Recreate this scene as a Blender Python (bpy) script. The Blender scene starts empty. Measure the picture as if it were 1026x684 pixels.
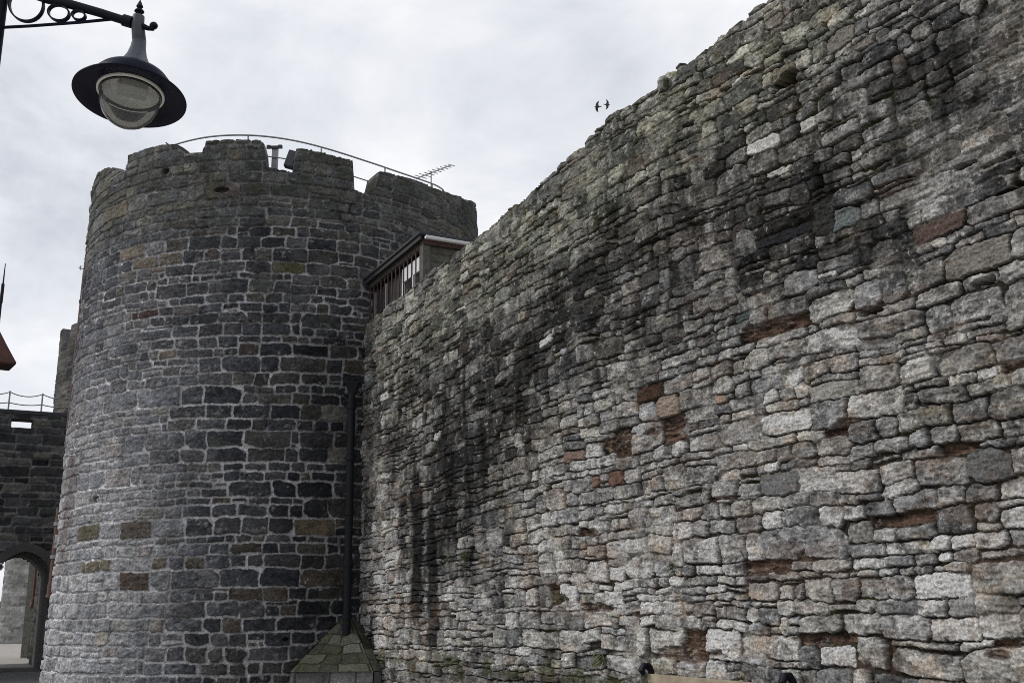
import bpy, bmesh, math, random
import numpy as np
from math import sin, cos, tan, pi, radians, degrees, atan2, hypot, sqrt
from mathutils import Vector, Matrix

scene = bpy.context.scene
COL = scene.collection

# ------------------------------------------------------------------ camera
FPX, PITCH, ROLL, EYE = 1012.0, radians(14.6), radians(1.07), 1.6
cam = bpy.data.cameras.new('camera')
camo = bpy.data.objects.new('camera', cam)
COL.objects.link(camo)
cam.sensor_width = 36.0
cam.lens = FPX / 1026.0 * 36.0
cam.clip_start, cam.clip_end = 0.05, 3000
fw = Vector((0, cos(PITCH), sin(PITCH))); up0 = Vector((0, -sin(PITCH), cos(PITCH))); rt0 = Vector((1, 0, 0))
rt = rt0 * cos(ROLL) + up0 * -sin(ROLL) * -1 if False else rt0 * cos(ROLL) - up0 * sin(ROLL)
up = up0 * cos(ROLL) + rt0 * sin(ROLL)
camo.matrix_world = Matrix(((rt.x, up.x, -fw.x, 0), (rt.y, up.y, -fw.y, 0), (rt.z, up.z, -fw.z, EYE), (0, 0, 0, 1)))
scene.camera = camo

def ray(x, y):
    """survey helper: direction of a photograph point, world frame"""
    return rt * (x - 513.0) + up * (342.0 - y) + fw * FPX
def at(x, y, Y):
    d = ray(x, y); return Vector((0, 0, EYE)) + d * (Y / d.y)
def at_z(x, y, Y):
    return at(x, y, Y).z

# ------------------------------------------------------------------ world, sun, exposure
SUN_AZ, SUN_EL = radians(-90), radians(38)          # azimuth from +Y towards +X
w = bpy.data.worlds.new('World'); scene.world = w; w.use_nodes = True
nt = w.node_tree; nt.nodes.clear()
def N(nt, typ, **kw):
    n = nt.nodes.new(typ)
    for k, v in kw.items(): setattr(n, k, v)
    return n
out = N(nt, 'ShaderNodeOutputWorld')
sky = N(nt, 'ShaderNodeTexSky', sky_type='NISHITA'); sky.sun_disc = False
sky.sun_elevation = SUN_EL; sky.sun_rotation = SUN_AZ
bg1 = N(nt, 'ShaderNodeBackground'); bg1.inputs['Strength'].default_value = 0.10
nt.links.new(sky.outputs[0], bg1.inputs['Color'])
tc = N(nt, 'ShaderNodeTexCoord')
mp = N(nt, 'ShaderNodeMapping'); mp.inputs['Scale'].default_value = (1.0, 1.0, 2.2)
nt.links.new(tc.outputs['Generated'], mp.inputs['Vector'])
nz = N(nt, 'ShaderNodeTexNoise'); nz.inputs['Scale'].default_value = 2.3; nz.inputs['Detail'].default_value = 7
nz.inputs['Roughness'].default_value = .58; nz.inputs['Distortion'].default_value = .35
nt.links.new(mp.outputs[0], nz.inputs['Vector'])
cr = N(nt, 'ShaderNodeValToRGB')
cr.color_ramp.elements[0].position = .33; cr.color_ramp.elements[0].color = (.44, .46, .515, 1)
cr.color_ramp.elements[1].position = .66; cr.color_ramp.elements[1].color = (.90, .90, .91, 1)
e = cr.color_ramp.elements.new(.48); e.color = (.66, .68, .72, 1)
nt.links.new(nz.outputs['Fac'], cr.inputs['Fac'])
bg2 = N(nt, 'ShaderNodeBackground'); bg2.inputs['Strength'].default_value = 1.0
nt.links.new(cr.outputs[0], bg2.inputs['Color'])
mx = N(nt, 'ShaderNodeMixShader'); mx.inputs[0].default_value = .93     # almost closed cloud deck over the clear sky
nt.links.new(bg1.outputs[0], mx.inputs[1]); nt.links.new(bg2.outputs[0], mx.inputs[2])
nt.links.new(mx.outputs[0], out.inputs['Surface'])

sun = bpy.data.lights.new('sun', 'SUN'); sun.energy = 1.5; sun.angle = radians(12); sun.color = (1, .965, .91)
suno = bpy.data.objects.new('sun', sun); COL.objects.link(suno)
sd = Vector((sin(SUN_AZ) * cos(SUN_EL), cos(SUN_AZ) * cos(SUN_EL), sin(SUN_EL)))
suno.rotation_euler = sd.to_track_quat('Z', 'Y').to_euler(); suno.location = (-20, 0, 30)

vs = scene.view_settings
vs.view_transform = 'Standard'; vs.look = 'None'; vs.gamma = 1; vs.exposure = 0.28; vs.use_curve_mapping = False
scene.render.engine = 'CYCLES'
scene.cycles.use_denoising = False
scene.cycles.filter_width = .95
scene.cycles.max_bounces = 6

# ------------------------------------------------------------------ materials
def mat(name, col, rough=.6, metal=0., noise=0., nscale=8., bump=0., bscale=40., spec=.5, detail=6, col2=None):
    m = bpy.data.materials.new(name); m.use_nodes = True
    t = m.node_tree; b = t.nodes['Principled BSDF']
    b.inputs['Roughness'].default_value = rough; b.inputs['Metallic'].default_value = metal
    b.inputs['Specular IOR Level'].default_value = spec
    c = N(t, 'ShaderNodeTexCoord')
    if noise or col2:
        n = N(t, 'ShaderNodeTexNoise'); n.inputs['Scale'].default_value = nscale; n.inputs['Detail'].default_value = detail
        n.inputs['Roughness'].default_value = .65
        t.links.new(c.outputs['Object'], n.inputs['Vector'])
        r = N(t, 'ShaderNodeValToRGB')
        c2 = col2 if col2 else tuple(min(1, v * (1 + noise)) for v in col)
        c1 = col if col2 else tuple(v * (1 - noise) for v in col)
        r.color_ramp.elements[0].position = .32; r.color_ramp.elements[0].color = (*c1, 1)
        r.color_ramp.elements[1].position = .68; r.color_ramp.elements[1].color = (*c2, 1)
        t.links.new(n.outputs['Fac'], r.inputs['Fac']); t.links.new(r.outputs[0], b.inputs['Base Color'])
    else:
        b.inputs['Base Color'].default_value = (*col, 1)
    if bump:
        n = N(t, 'ShaderNodeTexNoise'); n.inputs['Scale'].default_value = bscale; n.inputs['Detail'].default_value = 6
        t.links.new(c.outputs['Object'], n.inputs['Vector'])
        bp = N(t, 'ShaderNodeBump'); bp.inputs['Strength'].default_value = bump; bp.inputs['Distance'].default_value = .01
        t.links.new(n.outputs['Fac'], bp.inputs['Height']); t.links.new(bp.outputs[0], b.inputs['Normal'])
    return m

def masonry_mat(name, fine=70., amp=.35, bump=.5, rough=.9, speck=.75):
    """stone colour kept per stone as a mesh attribute, grain and lichen specks by noise nodes"""
    m = bpy.data.materials.new(name); m.use_nodes = True
    t = m.node_tree; b = t.nodes['Principled BSDF']
    b.inputs['Roughness'].default_value = rough; b.inputs['Specular IOR Level'].default_value = .04
    a = N(t, 'ShaderNodeAttribute', attribute_name='stone_colour')
    c = N(t, 'ShaderNodeTexCoord')
    n = N(t, 'ShaderNodeTexNoise'); n.inputs['Scale'].default_value = fine; n.inputs['Detail'].default_value = 5
    n.inputs['Roughness'].default_value = .7
    t.links.new(c.outputs['Object'], n.inputs['Vector'])
    mr = N(t, 'ShaderNodeMapRange'); mr.inputs['From Min'].default_value = .3; mr.inputs['From Max'].default_value = .7
    mr.inputs['To Min'].default_value = 1 - amp; mr.inputs['To Max'].default_value = 1 + amp
    t.links.new(n.outputs['Fac'], mr.inputs['Value'])
    vm = N(t, 'ShaderNodeVectorMath', operation='SCALE')
    t.links.new(a.outputs['Color'], vm.inputs[0]); t.links.new(mr.outputs[0], vm.inputs['Scale'])
    n3 = N(t, 'ShaderNodeTexNoise'); n3.inputs['Scale'].default_value = fine * .55; n3.inputs['Detail'].default_value = 7; n3.inputs['Roughness'].default_value = .78
    t.links.new(c.outputs['Object'], n3.inputs['Vector'])
    m3 = N(t, 'ShaderNodeMapRange'); m3.inputs['From Min'].default_value = .57; m3.inputs['From Max'].default_value = .66; m3.inputs['To Max'].default_value = speck
    t.links.new(n3.outputs['Fac'], m3.inputs['Value'])
    mixc = N(t, 'ShaderNodeMix', data_type='RGBA')
    vp = N(t, 'ShaderNodeVectorMath', operation='MULTIPLY_ADD'); vp.inputs[1].default_value = (2.1, 2.1, 2.08); vp.inputs[2].default_value = (.006, .006, .006)
    t.links.new(vm.outputs[0], vp.inputs[0]); t.links.new(vp.outputs[0], mixc.inputs['B'])
    mixc.inputs['A'].default_value = (0, 0, 0, 1)
    t.links.new(m3.outputs[0], mixc.inputs['Factor']); t.links.new(vm.outputs[0], mixc.inputs['A'])
    t.links.new(mixc.outputs['Result'], b.inputs['Base Color'])
    n2 = N(t, 'ShaderNodeTexNoise'); n2.inputs['Scale'].default_value = fine * .8; n2.inputs['Detail'].default_value = 8
    n2.inputs['Roughness'].default_value = .7
    t.links.new(c.outputs['Object'], n2.inputs['Vector'])
    bp = N(t, 'ShaderNodeBump'); bp.inputs['Strength'].default_value = bump; bp.inputs['Distance'].default_value = .012
    t.links.new(n2.outputs['Fac'], bp.inputs['Height']); t.links.new(bp.outputs[0], b.inputs['Normal'])
    return m

M_wall = masonry_mat('rubble_masonry', 42, .55, .9)
M_tower = masonry_mat('coursed_masonry', 30, .45, .8)
M_far = masonry_mat('distant_masonry', 12, .3, .3)
M_iron = mat('black_painted_iron', (.006, .007, .013), .5, spec=.15, metal= .0, bump=.08, bscale=60)
M_pipe = mat('matt_black_pipe_paint', (.008, .009, .012), .65, spec=.2, bump=.15)
M_lampblue = mat('blue_black_enamel', (.004, .006, .020), .4, .0, spec=.12, noise=.3, nscale=20)
M_lampgrey = mat('weathered_grey_paint', (.050, .058, .075), .5, noise=.25, nscale=25)
M_lampin = mat('lamp_reflector_grey', (.78, .78, .74), .45, noise=.15, nscale=12)
M_gear = mat('lamp_gear_tray', (.30, .30, .29), .5)
M_galv = mat('galvanised_steel', (.22, .23, .24), .45, .6, noise=.2, nscale=30)
M_post = mat('pale_grey_post_paint', (.26, .26, .28), .6, noise=.12, nscale=10)
M_black = mat('black_housing', (.012, .012, .016), .5)
M_rust = mat('rusty_red_oxide_iron', (.055, .022, .018), .75, col2=(.12, .065, .05), nscale=14, bump=.4)
M_brownwood = mat('dark_red_brown_stain', (.040, .018, .016), .7, col2=(.085, .042, .037), nscale=18)
M_greywood = mat('weathered_grey_brown_boards', (.045, .043, .036), .85, col2=(.11, .105, .088), nscale=9, bump=.4)
M_white = mat('white_paint', (.72, .74, .77), .45, noise=.06)
M_roof = mat('dark_roof_felt', (.028, .029, .034), .8, noise=.3)
M_coping = mat('lichened_coping_slate', (.10, .10, .085), .85, col2=(.20, .20, .17), nscale=6, bump=.4)
M_benchwood = mat('pale_weathered_bench_timber', (.19, .155, .11), .8, col2=(.34, .29, .21), nscale=6, bump=.3)
M_asphalt = mat('asphalt', (.05, .05, .052), .9, noise=.3, nscale=3, bump=.4, bscale=90)
M_paving = mat('pale_gravel_paving', (.30, .28, .255), .9, noise=.12, nscale=1.5, bump=.2)
M_tile = mat('dark_red_tiles', (.04, .016, .013), .85, col2=(.085, .032, .024), nscale=5, bump=.4)
M_render = mat('white_render', (.62, .64, .68), .8, noise=.05)
M_leaf = mat('fern_green', (.030, .042, .012), .7, col2=(.085, .10, .03), nscale=30)
M_bird = mat('dark_grey_feathers', (.055, .055, .058), .7, noise=.2)
M_glasspane = mat('dark_window_glass', (.03, .035, .045), .08)
g = bpy.data.materials.new('clear_lamp_glass'); g.use_nodes = True
t = g.node_tree; t.nodes.clear(); o_ = N(t, 'ShaderNodeOutputMaterial'); tb = N(t, 'ShaderNodeBsdfTransparent'); tb.inputs[0].default_value = (.93, .95, .95, 1)
gb = N(t, 'ShaderNodeBsdfGlossy'); gb.inputs['Roughness'].default_value = .04; lw = N(t, 'ShaderNodeLayerWeight'); lw.inputs['Blend'].default_value = .22
mxg = N(t, 'ShaderNodeMixShader'); t.links.new(lw.outputs['Fresnel'], mxg.inputs[0]); t.links.new(tb.outputs[0], mxg.inputs[1]); t.links.new(gb.outputs[0], mxg.inputs[2]); db = N(t, 'ShaderNodeBsdfDiffuse'); db.inputs[0].default_value = (.8, .8, .78, 1); trl = N(t, 'ShaderNodeBsdfTranslucent'); trl.inputs[0].default_value = (.8, .8, .78, 1)
md = N(t, 'ShaderNodeMixShader'); t.links.new(db.outputs[0], md.inputs[1]); t.links.new(trl.outputs[0], md.inputs[2])
mf = N(t, 'ShaderNodeMixShader'); mf.inputs[0].default_value = .09; t.links.new(mxg.outputs[0], mf.inputs[1]); t.links.new(md.outputs[0], mf.inputs[2]); t.links.new(mf.outputs[0], o_.inputs['Surface'])
M_glass = g

# ------------------------------------------------------------------ object helpers
def tag(o, label=None, cat=None, group=None, kind=None):
    if label: o['label'] = label
    if cat: o['category'] = cat
    if group: o['group'] = group
    if kind: o['kind'] = kind
    return o
def empty(name, loc=(0, 0, 0), rotz=0):
    o = bpy.data.objects.new(name, None); o.empty_display_size = .2
    o.location = loc; o.rotation_euler = (0, 0, rotz); COL.objects.link(o); return o
def link(name, me, m=None, parent=None, smooth=False):
    o = bpy.data.objects.new(name, me); COL.objects.link(o)
    if m: me.materials.append(m)
    if parent:
        o.parent = parent
        o.matrix_parent_inverse = Matrix.Identity(4)
    if smooth:
        me.polygons.foreach_set('use_smooth', [True] * len(me.polygons))
    return o
class MB:
    """collects shapes for ONE mesh object"""
    def __init__(s): s.bm = bmesh.new()
    def box(s, c, size, rot=None, bevel=0.):
        r = bmesh.ops.create_cube(s.bm, size=1.0)['verts']
        mt = Matrix.Translation(Vector(c)) @ (rot.to_4x4() if rot else Matrix.Identity(4)) @ Matrix.Diagonal((*size, 1))
        bmesh.ops.transform(s.bm, matrix=mt, verts=r)
        if bevel:
            ed = list({e for v in r for e in v.link_edges})
            bmesh.ops.bevel(s.bm, geom=ed, offset=bevel, segments=2, affect='EDGES', profile=.7)
        return s
    def tube(s, pts, rad, seg=10, caps=True, flat=None):
        pts = [Vector(p) for p in pts]; n = len(pts)
        rads = rad if isinstance(rad, (list, tuple)) else [rad] * n
        rings = []; prev = None
        for i, p in enumerate(pts):
            t = (pts[min(i + 1, n - 1)] - pts[max(i - 1, 0)]).normalized()
            if prev is None:
                a = Vector((0, 0, 1)) if abs(t.z) < .9 else Vector((0, 1, 0))
                u = t.cross(a).normalized()
            else:
                u = (prev - t * prev.dot(t)).normalized()
            prev = u; v = t.cross(u)
            rings.append([s.bm.verts.new(p + (u * cos(2 * pi * k / seg) + v * sin(2 * pi * k / seg)) * rads[i]) for k in range(seg)])
        for i in range(n - 1):
            for k in range(seg):
                s.bm.faces.new((rings[i][k], rings[i][(k + 1) % seg], rings[i + 1][(k + 1) % seg], rings[i + 1][k]))
        if caps:
            s.bm.faces.new(rings[0][::-1]); s.bm.faces.new(rings[-1])
        return s
    def lathe(s, prof, seg=48, mt=Matrix.Identity(4), close=False):
        rings = []
        for r, z in prof:
            rings.append([s.bm.verts.new(mt @ Vector((max(r, 1e-4) * cos(2 * pi * k / seg), max(r, 1e-4) * sin(2 * pi * k / seg), z))) for k in range(seg)])
        pr = list(zip(rings[:-1], rings[1:]))
        if close: pr.append((rings[-1], rings[0]))
        for a, b_ in pr:
            for k in range(seg):
                s.bm.faces.new((a[k], a[(k + 1) % seg], b_[(k + 1) % seg], b_[k]))
        return s
    def poly(s, verts, faces):
        vv = [s.bm.verts.new(Vector(v)) for v in verts]
        for f in faces: s.bm.faces.new([vv[i] for i in f])
        return s
    def build(s, name, m, parent=None, smooth=False, mtw=None, fix=True):
        if fix: bmesh.ops.recalc_face_normals(s.bm, faces=s.bm.faces)
        me = bpy.data.meshes.new(name); s.bm.to_mesh(me); s.bm.free()
        o = link(name, me, m, parent, smooth)
        if smooth:
            try: me.set_sharp_from_angle(angle=radians(38))
            except Exception: pass
        return o

# ------------------------------------------------------------------ numpy noise
def vnoise(x, y, seed, scale):
    """smooth value noise, about -1..1"""
    r = np.random.default_rng(seed); T = r.random((257, 257)).astype(np.float32) * 2 - 1
    x = x / scale + 13.7 * (seed % 17); y = y / scale + 7.3 * (seed % 23)
    xi = np.floor(x).astype(np.int64); yi = np.floor(y).astype(np.int64)
    fx = (x - xi).astype(np.float32); fy = (y - yi).astype(np.float32)
    fx = fx * fx * (3 - 2 * fx); fy = fy * fy * (3 - 2 * fy)
    xi %= 256; yi %= 256
    a = T[yi, xi]; b_ = T[yi, xi + 1]; c = T[yi + 1, xi]; d = T[yi + 1, xi + 1]
    return (a + (b_ - a) * fx) * (1 - fy) + (c + (d - c) * fx) * fy
def fbm(x, y, seed, scale, octv=4, gain=.55):
    s = 0; a = 1.; t = 0.
    for k in range(octv):
        s = s + a * vnoise(x, y, seed * 31 + k, scale); t += a; a *= gain; scale /= 2.07
    return s / t
def smooth(a, b_, x):
    t = np.clip((x - a) / (b_ - a), 0, 1); return t * t * (3 - 2 * t)

# ------------------------------------------------------------------ stone layout
def layout(seed, W, H, band, seg, course, aspect, sliver=.3):
    """rubble laid in bands; every band cut into stretches with courses of their own"""
    r = random.Random(seed); rects = []; z = 0.
    while z < H:
        bh = r.uniform(*band); x = -r.uniform(0, 1)
        while x < W:
            sw = r.uniform(*seg); hs = []; t = 0
            while t < bh:
                h = r.uniform(*course)
                if bh - t - h < course[0] * .7: h = bh - t
                hs.append(h); t += h
            zz = z
            for h in hs:
                xx = x
                while xx < x + sw - 1e-6:
                    asp = r.uniform(*aspect) * (1 + max(0, .16 - h) * 9); wd = max(.13, min(1.0, h * asp))
                    if x + sw - xx - wd < .12: wd = x + sw - xx
                    q = r.random()
                    if q < sliver and h > .17:
                        f = r.choice((.28, .35, .5, .65, .72))
                        if q < sliver * .45:
                            k = xx + wd * r.uniform(.35, .65)
                            rects += [(xx, k, zz, zz + h * f), (k, xx + wd, zz, zz + h * f), (xx, xx + wd, zz + h * f, zz + h)]
                        else:
                            rects += [(xx, xx + wd, zz, zz + h * f), (xx, xx + wd, zz + h * f, zz + h)]
                    else:
                        rects.append((xx, xx + wd, zz, zz + h))
                    xx += wd
                zz += h
            x += sw
        z += bh
    return np.array(rects, dtype=np.float32)

def stone_field(X, Z, rects, seed, W, H, warp=(.035, .016, .006), corner=.055, res=.009, rot=.05, cut=.5, infl=.012, ang=.6):
    """every stone is a slightly turned block with knocked-off corners; where two meet the nearer one wins.
    Returns stone number, distance to the joint, usable depth, position inside the stone"""
    nr, nc = int(H / res) + 2, int(W / res) + 2
    m1 = np.full((nr, nc), 9., dtype=np.float32); m2 = m1.copy(); lab = np.zeros((nr, nc), dtype=np.int32)
    rg_ = np.random.default_rng(seed + 999); n_ = len(rects)
    th = rg_.normal(0, rot, n_); fl = rg_.normal(0, infl, n_); cu = rg_.random((n_, 4)); cf = rg_.uniform(.12, .55, (n_, 4)); ca = rg_.uniform(.5, 1.15, (n_, 4))
    for i, (x0, x1, z0, z1) in enumerate(rects):
        cx, cz, hw, hh = (x0 + x1) / 2, (z0 + z1) / 2, (x1 - x0) / 2, (z1 - z0) / 2
        mg = .05 + abs(th[i]) * max(hw, hh)
        a0, a1 = max(0, int((cx - hw - mg) / res)), min(nc, int((cx + hw + mg) / res) + 2)
        b0, b1 = max(0, int((cz - hh - mg) / res)), min(nr, int((cz + hh + mg) / res) + 2)
        if a1 <= a0 or b1 <= b0: continue
        x = (np.arange(a0, a1, dtype=np.float32) * res - cx)[None]; z = (np.arange(b0, b1, dtype=np.float32) * res - cz)[:, None]
        t = th[i] * min(1., .25 / max(hw, hh)); xr, zr_ = x + z * t, z - x * t
        f = min(fl[i], hh * .3)
        sd = np.maximum(np.abs(xr) - hw - f, np.abs(zr_) - hh - f)
        mn = min(hw, hh)
        for q, (sx, sz) in enumerate(((1, 1), (1, -1), (-1, 1), (-1, -1))):
            if cu[i, q] < cut:
                c_ = mn * cf[i, q]; aa, bb = cos(ca[i, q]), sin(ca[i, q])
                sd = np.maximum(sd, (sx * xr - hw) * aa + (sz * zr_ - hh) * bb + c_)
        M1 = m1[b0:b1, a0:a1]; M2 = m2[b0:b1, a0:a1]; Lb = lab[b0:b1, a0:a1]
        near = sd < M1
        M2[...] = np.where(near, M1, np.minimum(M2, sd)); M1[...] = np.where(near, sd, M1); Lb[near] = i
    D = np.minimum((m2 - m1) / 2, .010 - m1)
    Xw = X + warp[0] * fbm(X, Z, seed + 1, .6, 2) + warp[1] * fbm(X, Z, seed + 2, .16, 2) + warp[2] * fbm(X, Z, seed + 3, .045, 3, .7)
    Zw = Z + warp[0] * 1.1 * fbm(X, Z, seed + 4, .8, 2) + warp[1] * fbm(X, Z, seed + 5, .16, 2) + warp[2] * fbm(X, Z, seed + 6, .045, 3, .7)
    gx = np.clip(Xw / res, 0, nc - 2.001); gz = np.clip(Zw / res, 0, nr - 2.001); xi = gx.astype(int); zi = gz.astype(int); fx = (gx - xi).astype(np.float32); fz = (gz - zi).astype(np.float32)
    d = (D[zi, xi] * (1 - fx) + D[zi, xi + 1] * fx) * (1 - fz) + (D[zi + 1, xi] * (1 - fx) + D[zi + 1, xi + 1] * fx) * fz
    I = lab[(gz + .5).astype(int), (gx + .5).astype(int)]
    R = rects[I]
    ms = np.minimum(R[..., 1] - R[..., 0], R[..., 3] - R[..., 2])
    rr = np.minimum(corner, ms * .45)
    return I, d, rr, Xw - (R[..., 0] + R[..., 1]) / 2, Zw - (R[..., 2] + R[..., 3]) / 2, R

def grid_object(name, P, C, m, parent=None, cols_closed=False, keep=None):
    nr, nc = P.shape[:2]
    me = bpy.data.meshes.new(name)
    idx = np.arange(nr * nc, dtype=np.int32).reshape(nr, nc)
    a = idx[:-1, :-1]; b_ = idx[:-1, 1:]; c = idx[1:, 1:]; d = idx[1:, :-1]
    if cols_closed:
        a = np.concatenate([a, idx[:-1, -1:]], 1); b_ = np.concatenate([b_, idx[:-1, :1]], 1)
        c = np.concatenate([c, idx[1:, :1]], 1); d = np.concatenate([d, idx[1:, -1:]], 1)
    Q = np.stack([a, b_, c, d], -1).reshape(-1, 4)
    if keep is not None: Q = Q[keep.reshape(-1)]
    me.vertices.add(nr * nc); me.vertices.foreach_set('co', P.reshape(-1).astype(np.float32))
    n = len(Q)
    me.loops.add(n * 4); me.loops.foreach_set('vertex_index', Q.reshape(-1).astype(np.int32))
    me.polygons.add(n); me.polygons.foreach_set('loop_start', np.arange(0, n * 4, 4, dtype=np.int32))
    me.update(calc_edges=True)
    ca = me.color_attributes.new('stone_colour', 'FLOAT_COLOR', 'POINT')
    C4 = np.ones((nr * nc, 4), dtype=np.float32); C4[:, :3] = C.reshape(-1, 3)
    ca.data.foreach_set('color', C4.reshape(-1))
    me.polygons.foreach_set('use_smooth', np.ones(n, dtype=bool))
    return link(name, me, m, parent)

def pick(rects, x, z):
    k = np.where((rects[:, 0] <= x) & (rects[:, 1] > x) & (rects[:, 2] <= z) & (rects[:, 3] > z))[0]
    return int(k[0]) if len(k) else None
def lerp(a, b_, t): return a + (b_ - a) * t[..., None]
A = lambda *v: np.array(v, dtype=np.float32)

# ================================================================== GROUND
gm = MB()
gm.poly([(-900, -300, 0), (900, -300, 0), (900, 1500, 0), (-900, 1500, 0)], [(0, 1, 2, 3)])
tag(gm.build('ground', M_paving), kind='structure')

# ================================================================== TOWN WALL
TH = radians(-28); WA = 7.438
WD = Vector((sin(TH), cos(TH), 0)); WN = Vector((-cos(TH), sin(TH), 0))    # along the wall away from the viewer, out of its face
def wall_sz(x, y, off=0.):
    d = ray(x, y); a = WA - off / cos(TH)
    t = a / (d.x - tan(TH) * d.y); p = d * t
    return p.y / cos(TH) - 0, p.z + EYE
def wall_pt(s, z, off=0.):
    return Vector((WA + s * sin(TH), s * cos(TH), z)) + WN * off

S0, S1, WH = 4.0, 24.0, 7.9
# columns: dense where they face the street near by, evenly enough for every stone edge
px = np.linspace(1100, 338, 1180)
sc_ = np.array([wall_sz(x, 340)[0] for x in px])
sc_ = np.concatenate([np.arange(S0, sc_[0], .02), sc_])
sc_ = sc_[sc_ < S1]
top_keys = [(4, 7.5), (10.27, 7.50), (11.33, 7.47), (12.3, 7.47), (13.13, 7.53), (14.39, 7.40), (15.6, 7.30), (16.88, 7.23), (20.0, 7.2), (21.7, 7.12), (24, 7.1)]
r = random.Random(5)
ztop = np.interp(sc_, [k[0] for k in top_keys], [k[1] for k in top_keys])
# broken top course: every top stone ends at a height of its own
x = S0; step = np.zeros_like(sc_)
while x < S1:
    wd = r.uniform(.18, .55); hgt = r.uniform(-.028, .02) + (-.03 if r.random() < .12 else 0)
    k = (sc_ >= x) & (sc_ < x + wd); u = (sc_[k] - x) / wd
    step[k] = hgt - .035 * (2 * np.abs(u - .5)) ** 4
    x += wd
ztop = ztop + step
for s_, wd, hh in [(12.02, .13, .10), (11.70, .08, .05)]:
    u = np.abs(sc_ - s_) / wd; ztop = ztop + hh * np.sqrt(np.clip(1 - u ** 4, 0, 1))
zr = np.arange(-.05, 7.75, .0068)
S, Z = np.meshgrid(sc_, zr); ZT = np.broadcast_to(ztop, S.shape)
Zc = np.minimum(Z, ZT)
W_ = S1 - S0
Xl = S - S0
# courses sag a little towards the near end high on the wall
V = Zc - .055 * np.clip(14 - S, 0, 10) ** 1.15 * smooth(2.2, 6.5, Zc) * -1 + .018 * (S - 14) * smooth(0, 1, (S - 14) / 6) + .05 * fbm(S, Zc, 91, 2.6, 2) + .1
rects = layout(11, W_, 9.0, (.20, .56), (.7, 2.6), (.06, .29), (.9, 2.9), .28)
I, d, rr, lx, lz, Rr = stone_field(Xl, V, rects, 100, W_, 9.0, (.034, .014, .014), corner=.045, rot=.07, cut=.6, infl=.012)
n = len(rects); rg = np.random.default_rng(3)
off = rg.normal(0, .012, n); tx = rg.normal(0, .05, n); tz = rg.normal(0.0, .07, n); gap = rg.uniform(.001, .009, n); edge = rg.uniform(.004, .013, n); tx2 = rg.normal(0, .10, n); tz2 = rg.normal(0, .14, n); lamst = rg.uniform(0, 1, n) ** 2
size_ = np.minimum(Rr[..., 1] - Rr[..., 0], Rr[..., 3] - Rr[..., 2])
dd = np.clip((d - gap[I]) / np.minimum(edge[I], rr * .7), 0, 1)
prof = 1 - (1 - dd) ** 1.5
n1 = fbm(Xl, V, 21, .22, 4); n2 = fbm(Xl * .6, V * 1.5, 22, .07, 4, .65); n3 = fbm(Xl, V, 23, .03, 3, .7); big = fbm(Xl, Zc, 24, 1.6, 3)
ridge = 1 - np.abs(fbm(Xl * .45, V * 1.3, 25, .10, 3))
lami = fbm(Xl * .16 + .02 * n1, V + .02 * n1, 28, .030, 3, .6)
hs = off[I] + np.minimum(tx[I] * lx + tz[I] * lz, tx2[I] * lx + tz2[I] * lz + .008) + .006 * n1 + .012 * n2 + .007 * n3 + .018 * (ridge - .8) + .008 * (1 - 2 * np.abs(fbm(Xl * .7, V * 1.2, 29, .055, 2))) + .03 * big + .013 * lamst[I] * lami
fill = smooth(.0, .65, fbm(Xl, Zc, 26, .9, 3) + .35 * fbm(Xl, Zc, 27, .2, 3))      # 1 = pointed with mortar, 0 = washed out
hj = -.040 + .024 * fill + .010 * n3 + .006 * n1 + .03 * big
h = hj + (hs - hj) * prof

# colours ---------------------------------------------------------------
base = 1.1 * np.array([(.145, .143, .140), (.115, .115, .117), (.20, .198, .194), (.17, .165, .156), (.098, .100, .103), (.15, .148, .138), (.27, .266, .258), (.165, .154, .145)], dtype=np.float32)
wts = [.24, .17, .18, .12, .10, .09, .05, .05]
ci = rg.choice(len(base), n, p=wts)
sc = base[ci] * rg.uniform(.62, 1.35, (n, 1)).astype(np.float32)
def wall_blob(x, y, rx, ry, amt, p=2):
    s_, z_ = wall_sz(x, y); s2, _ = wall_sz(x + rx, y); _, z2 = wall_sz(x, y + ry)
    q = ((S - s_) / abs(s2 - s_)) ** 2 + ((Zc - z_) / abs(z2 - z_)) ** 2
    return amt * np.exp(-q ** (p / 2))
edge_n = fbm(S, Zc, 31, .8, 4)
def field(lst):
    f = 0
    for t in lst: f = f + wall_blob(*t)
    return f
dark = field([(795, 235, 70, 55, .8), (960, 70, 120, 80, .62), (560, 325, 120, 60, .50), (470, 350, 90, 70, .48), (450, 460, 55, 75, .62), (680, 245, 110, 70, .48), (520, 400, 55, 45, .35), (610, 215, 90, 70, .35), (400, 400, 35, 70, .35), (1000, 190, 70, 60, .5),
              (720, 160, 90, 60, .4), (500, 480, 50, 60, .35), (860, 130, 90, 60, .45), (430, 560, 45, 60, .4), (960, 400, 60, 30, .3), (1000, 600, 40, 20, .3), (900, 245, 80, 40, .45), (860, 330, 50, 30, .25), (600, 370, 50, 40, .3)])
light = field([(610, 570, 120, 65, .9), (860, 600, 190, 70, .8), (930, 340, 120, 60, .35), (740, 440, 130, 80, .6), (385, 580, 28, 90, 1.0), (700, 640, 100, 40, .7), (560, 500, 50, 50, .5), (800, 170, 40, 50, .35), (1010, 500, 90, 70, .55), (640, 420, 60, 30, .4), (500, 620, 80, 40, .5), (400, 620, 50, 30, .6)])
olive = field([(420, 330, 60, 60, .7), (520, 250, 80, 60, .7), (620, 170, 90, 60, .7), (720, 90, 90, 60, .7), (800, 40, 60, 50, .4)])
dm = np.clip(dark + .50 * edge_n + .38 * fbm(S, Zc, 32, .28, 4, .65) - .06, 0, 1.1); lm = np.clip(light + .4 * edge_n, 0, 1)
Cs = sc[I]
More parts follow.
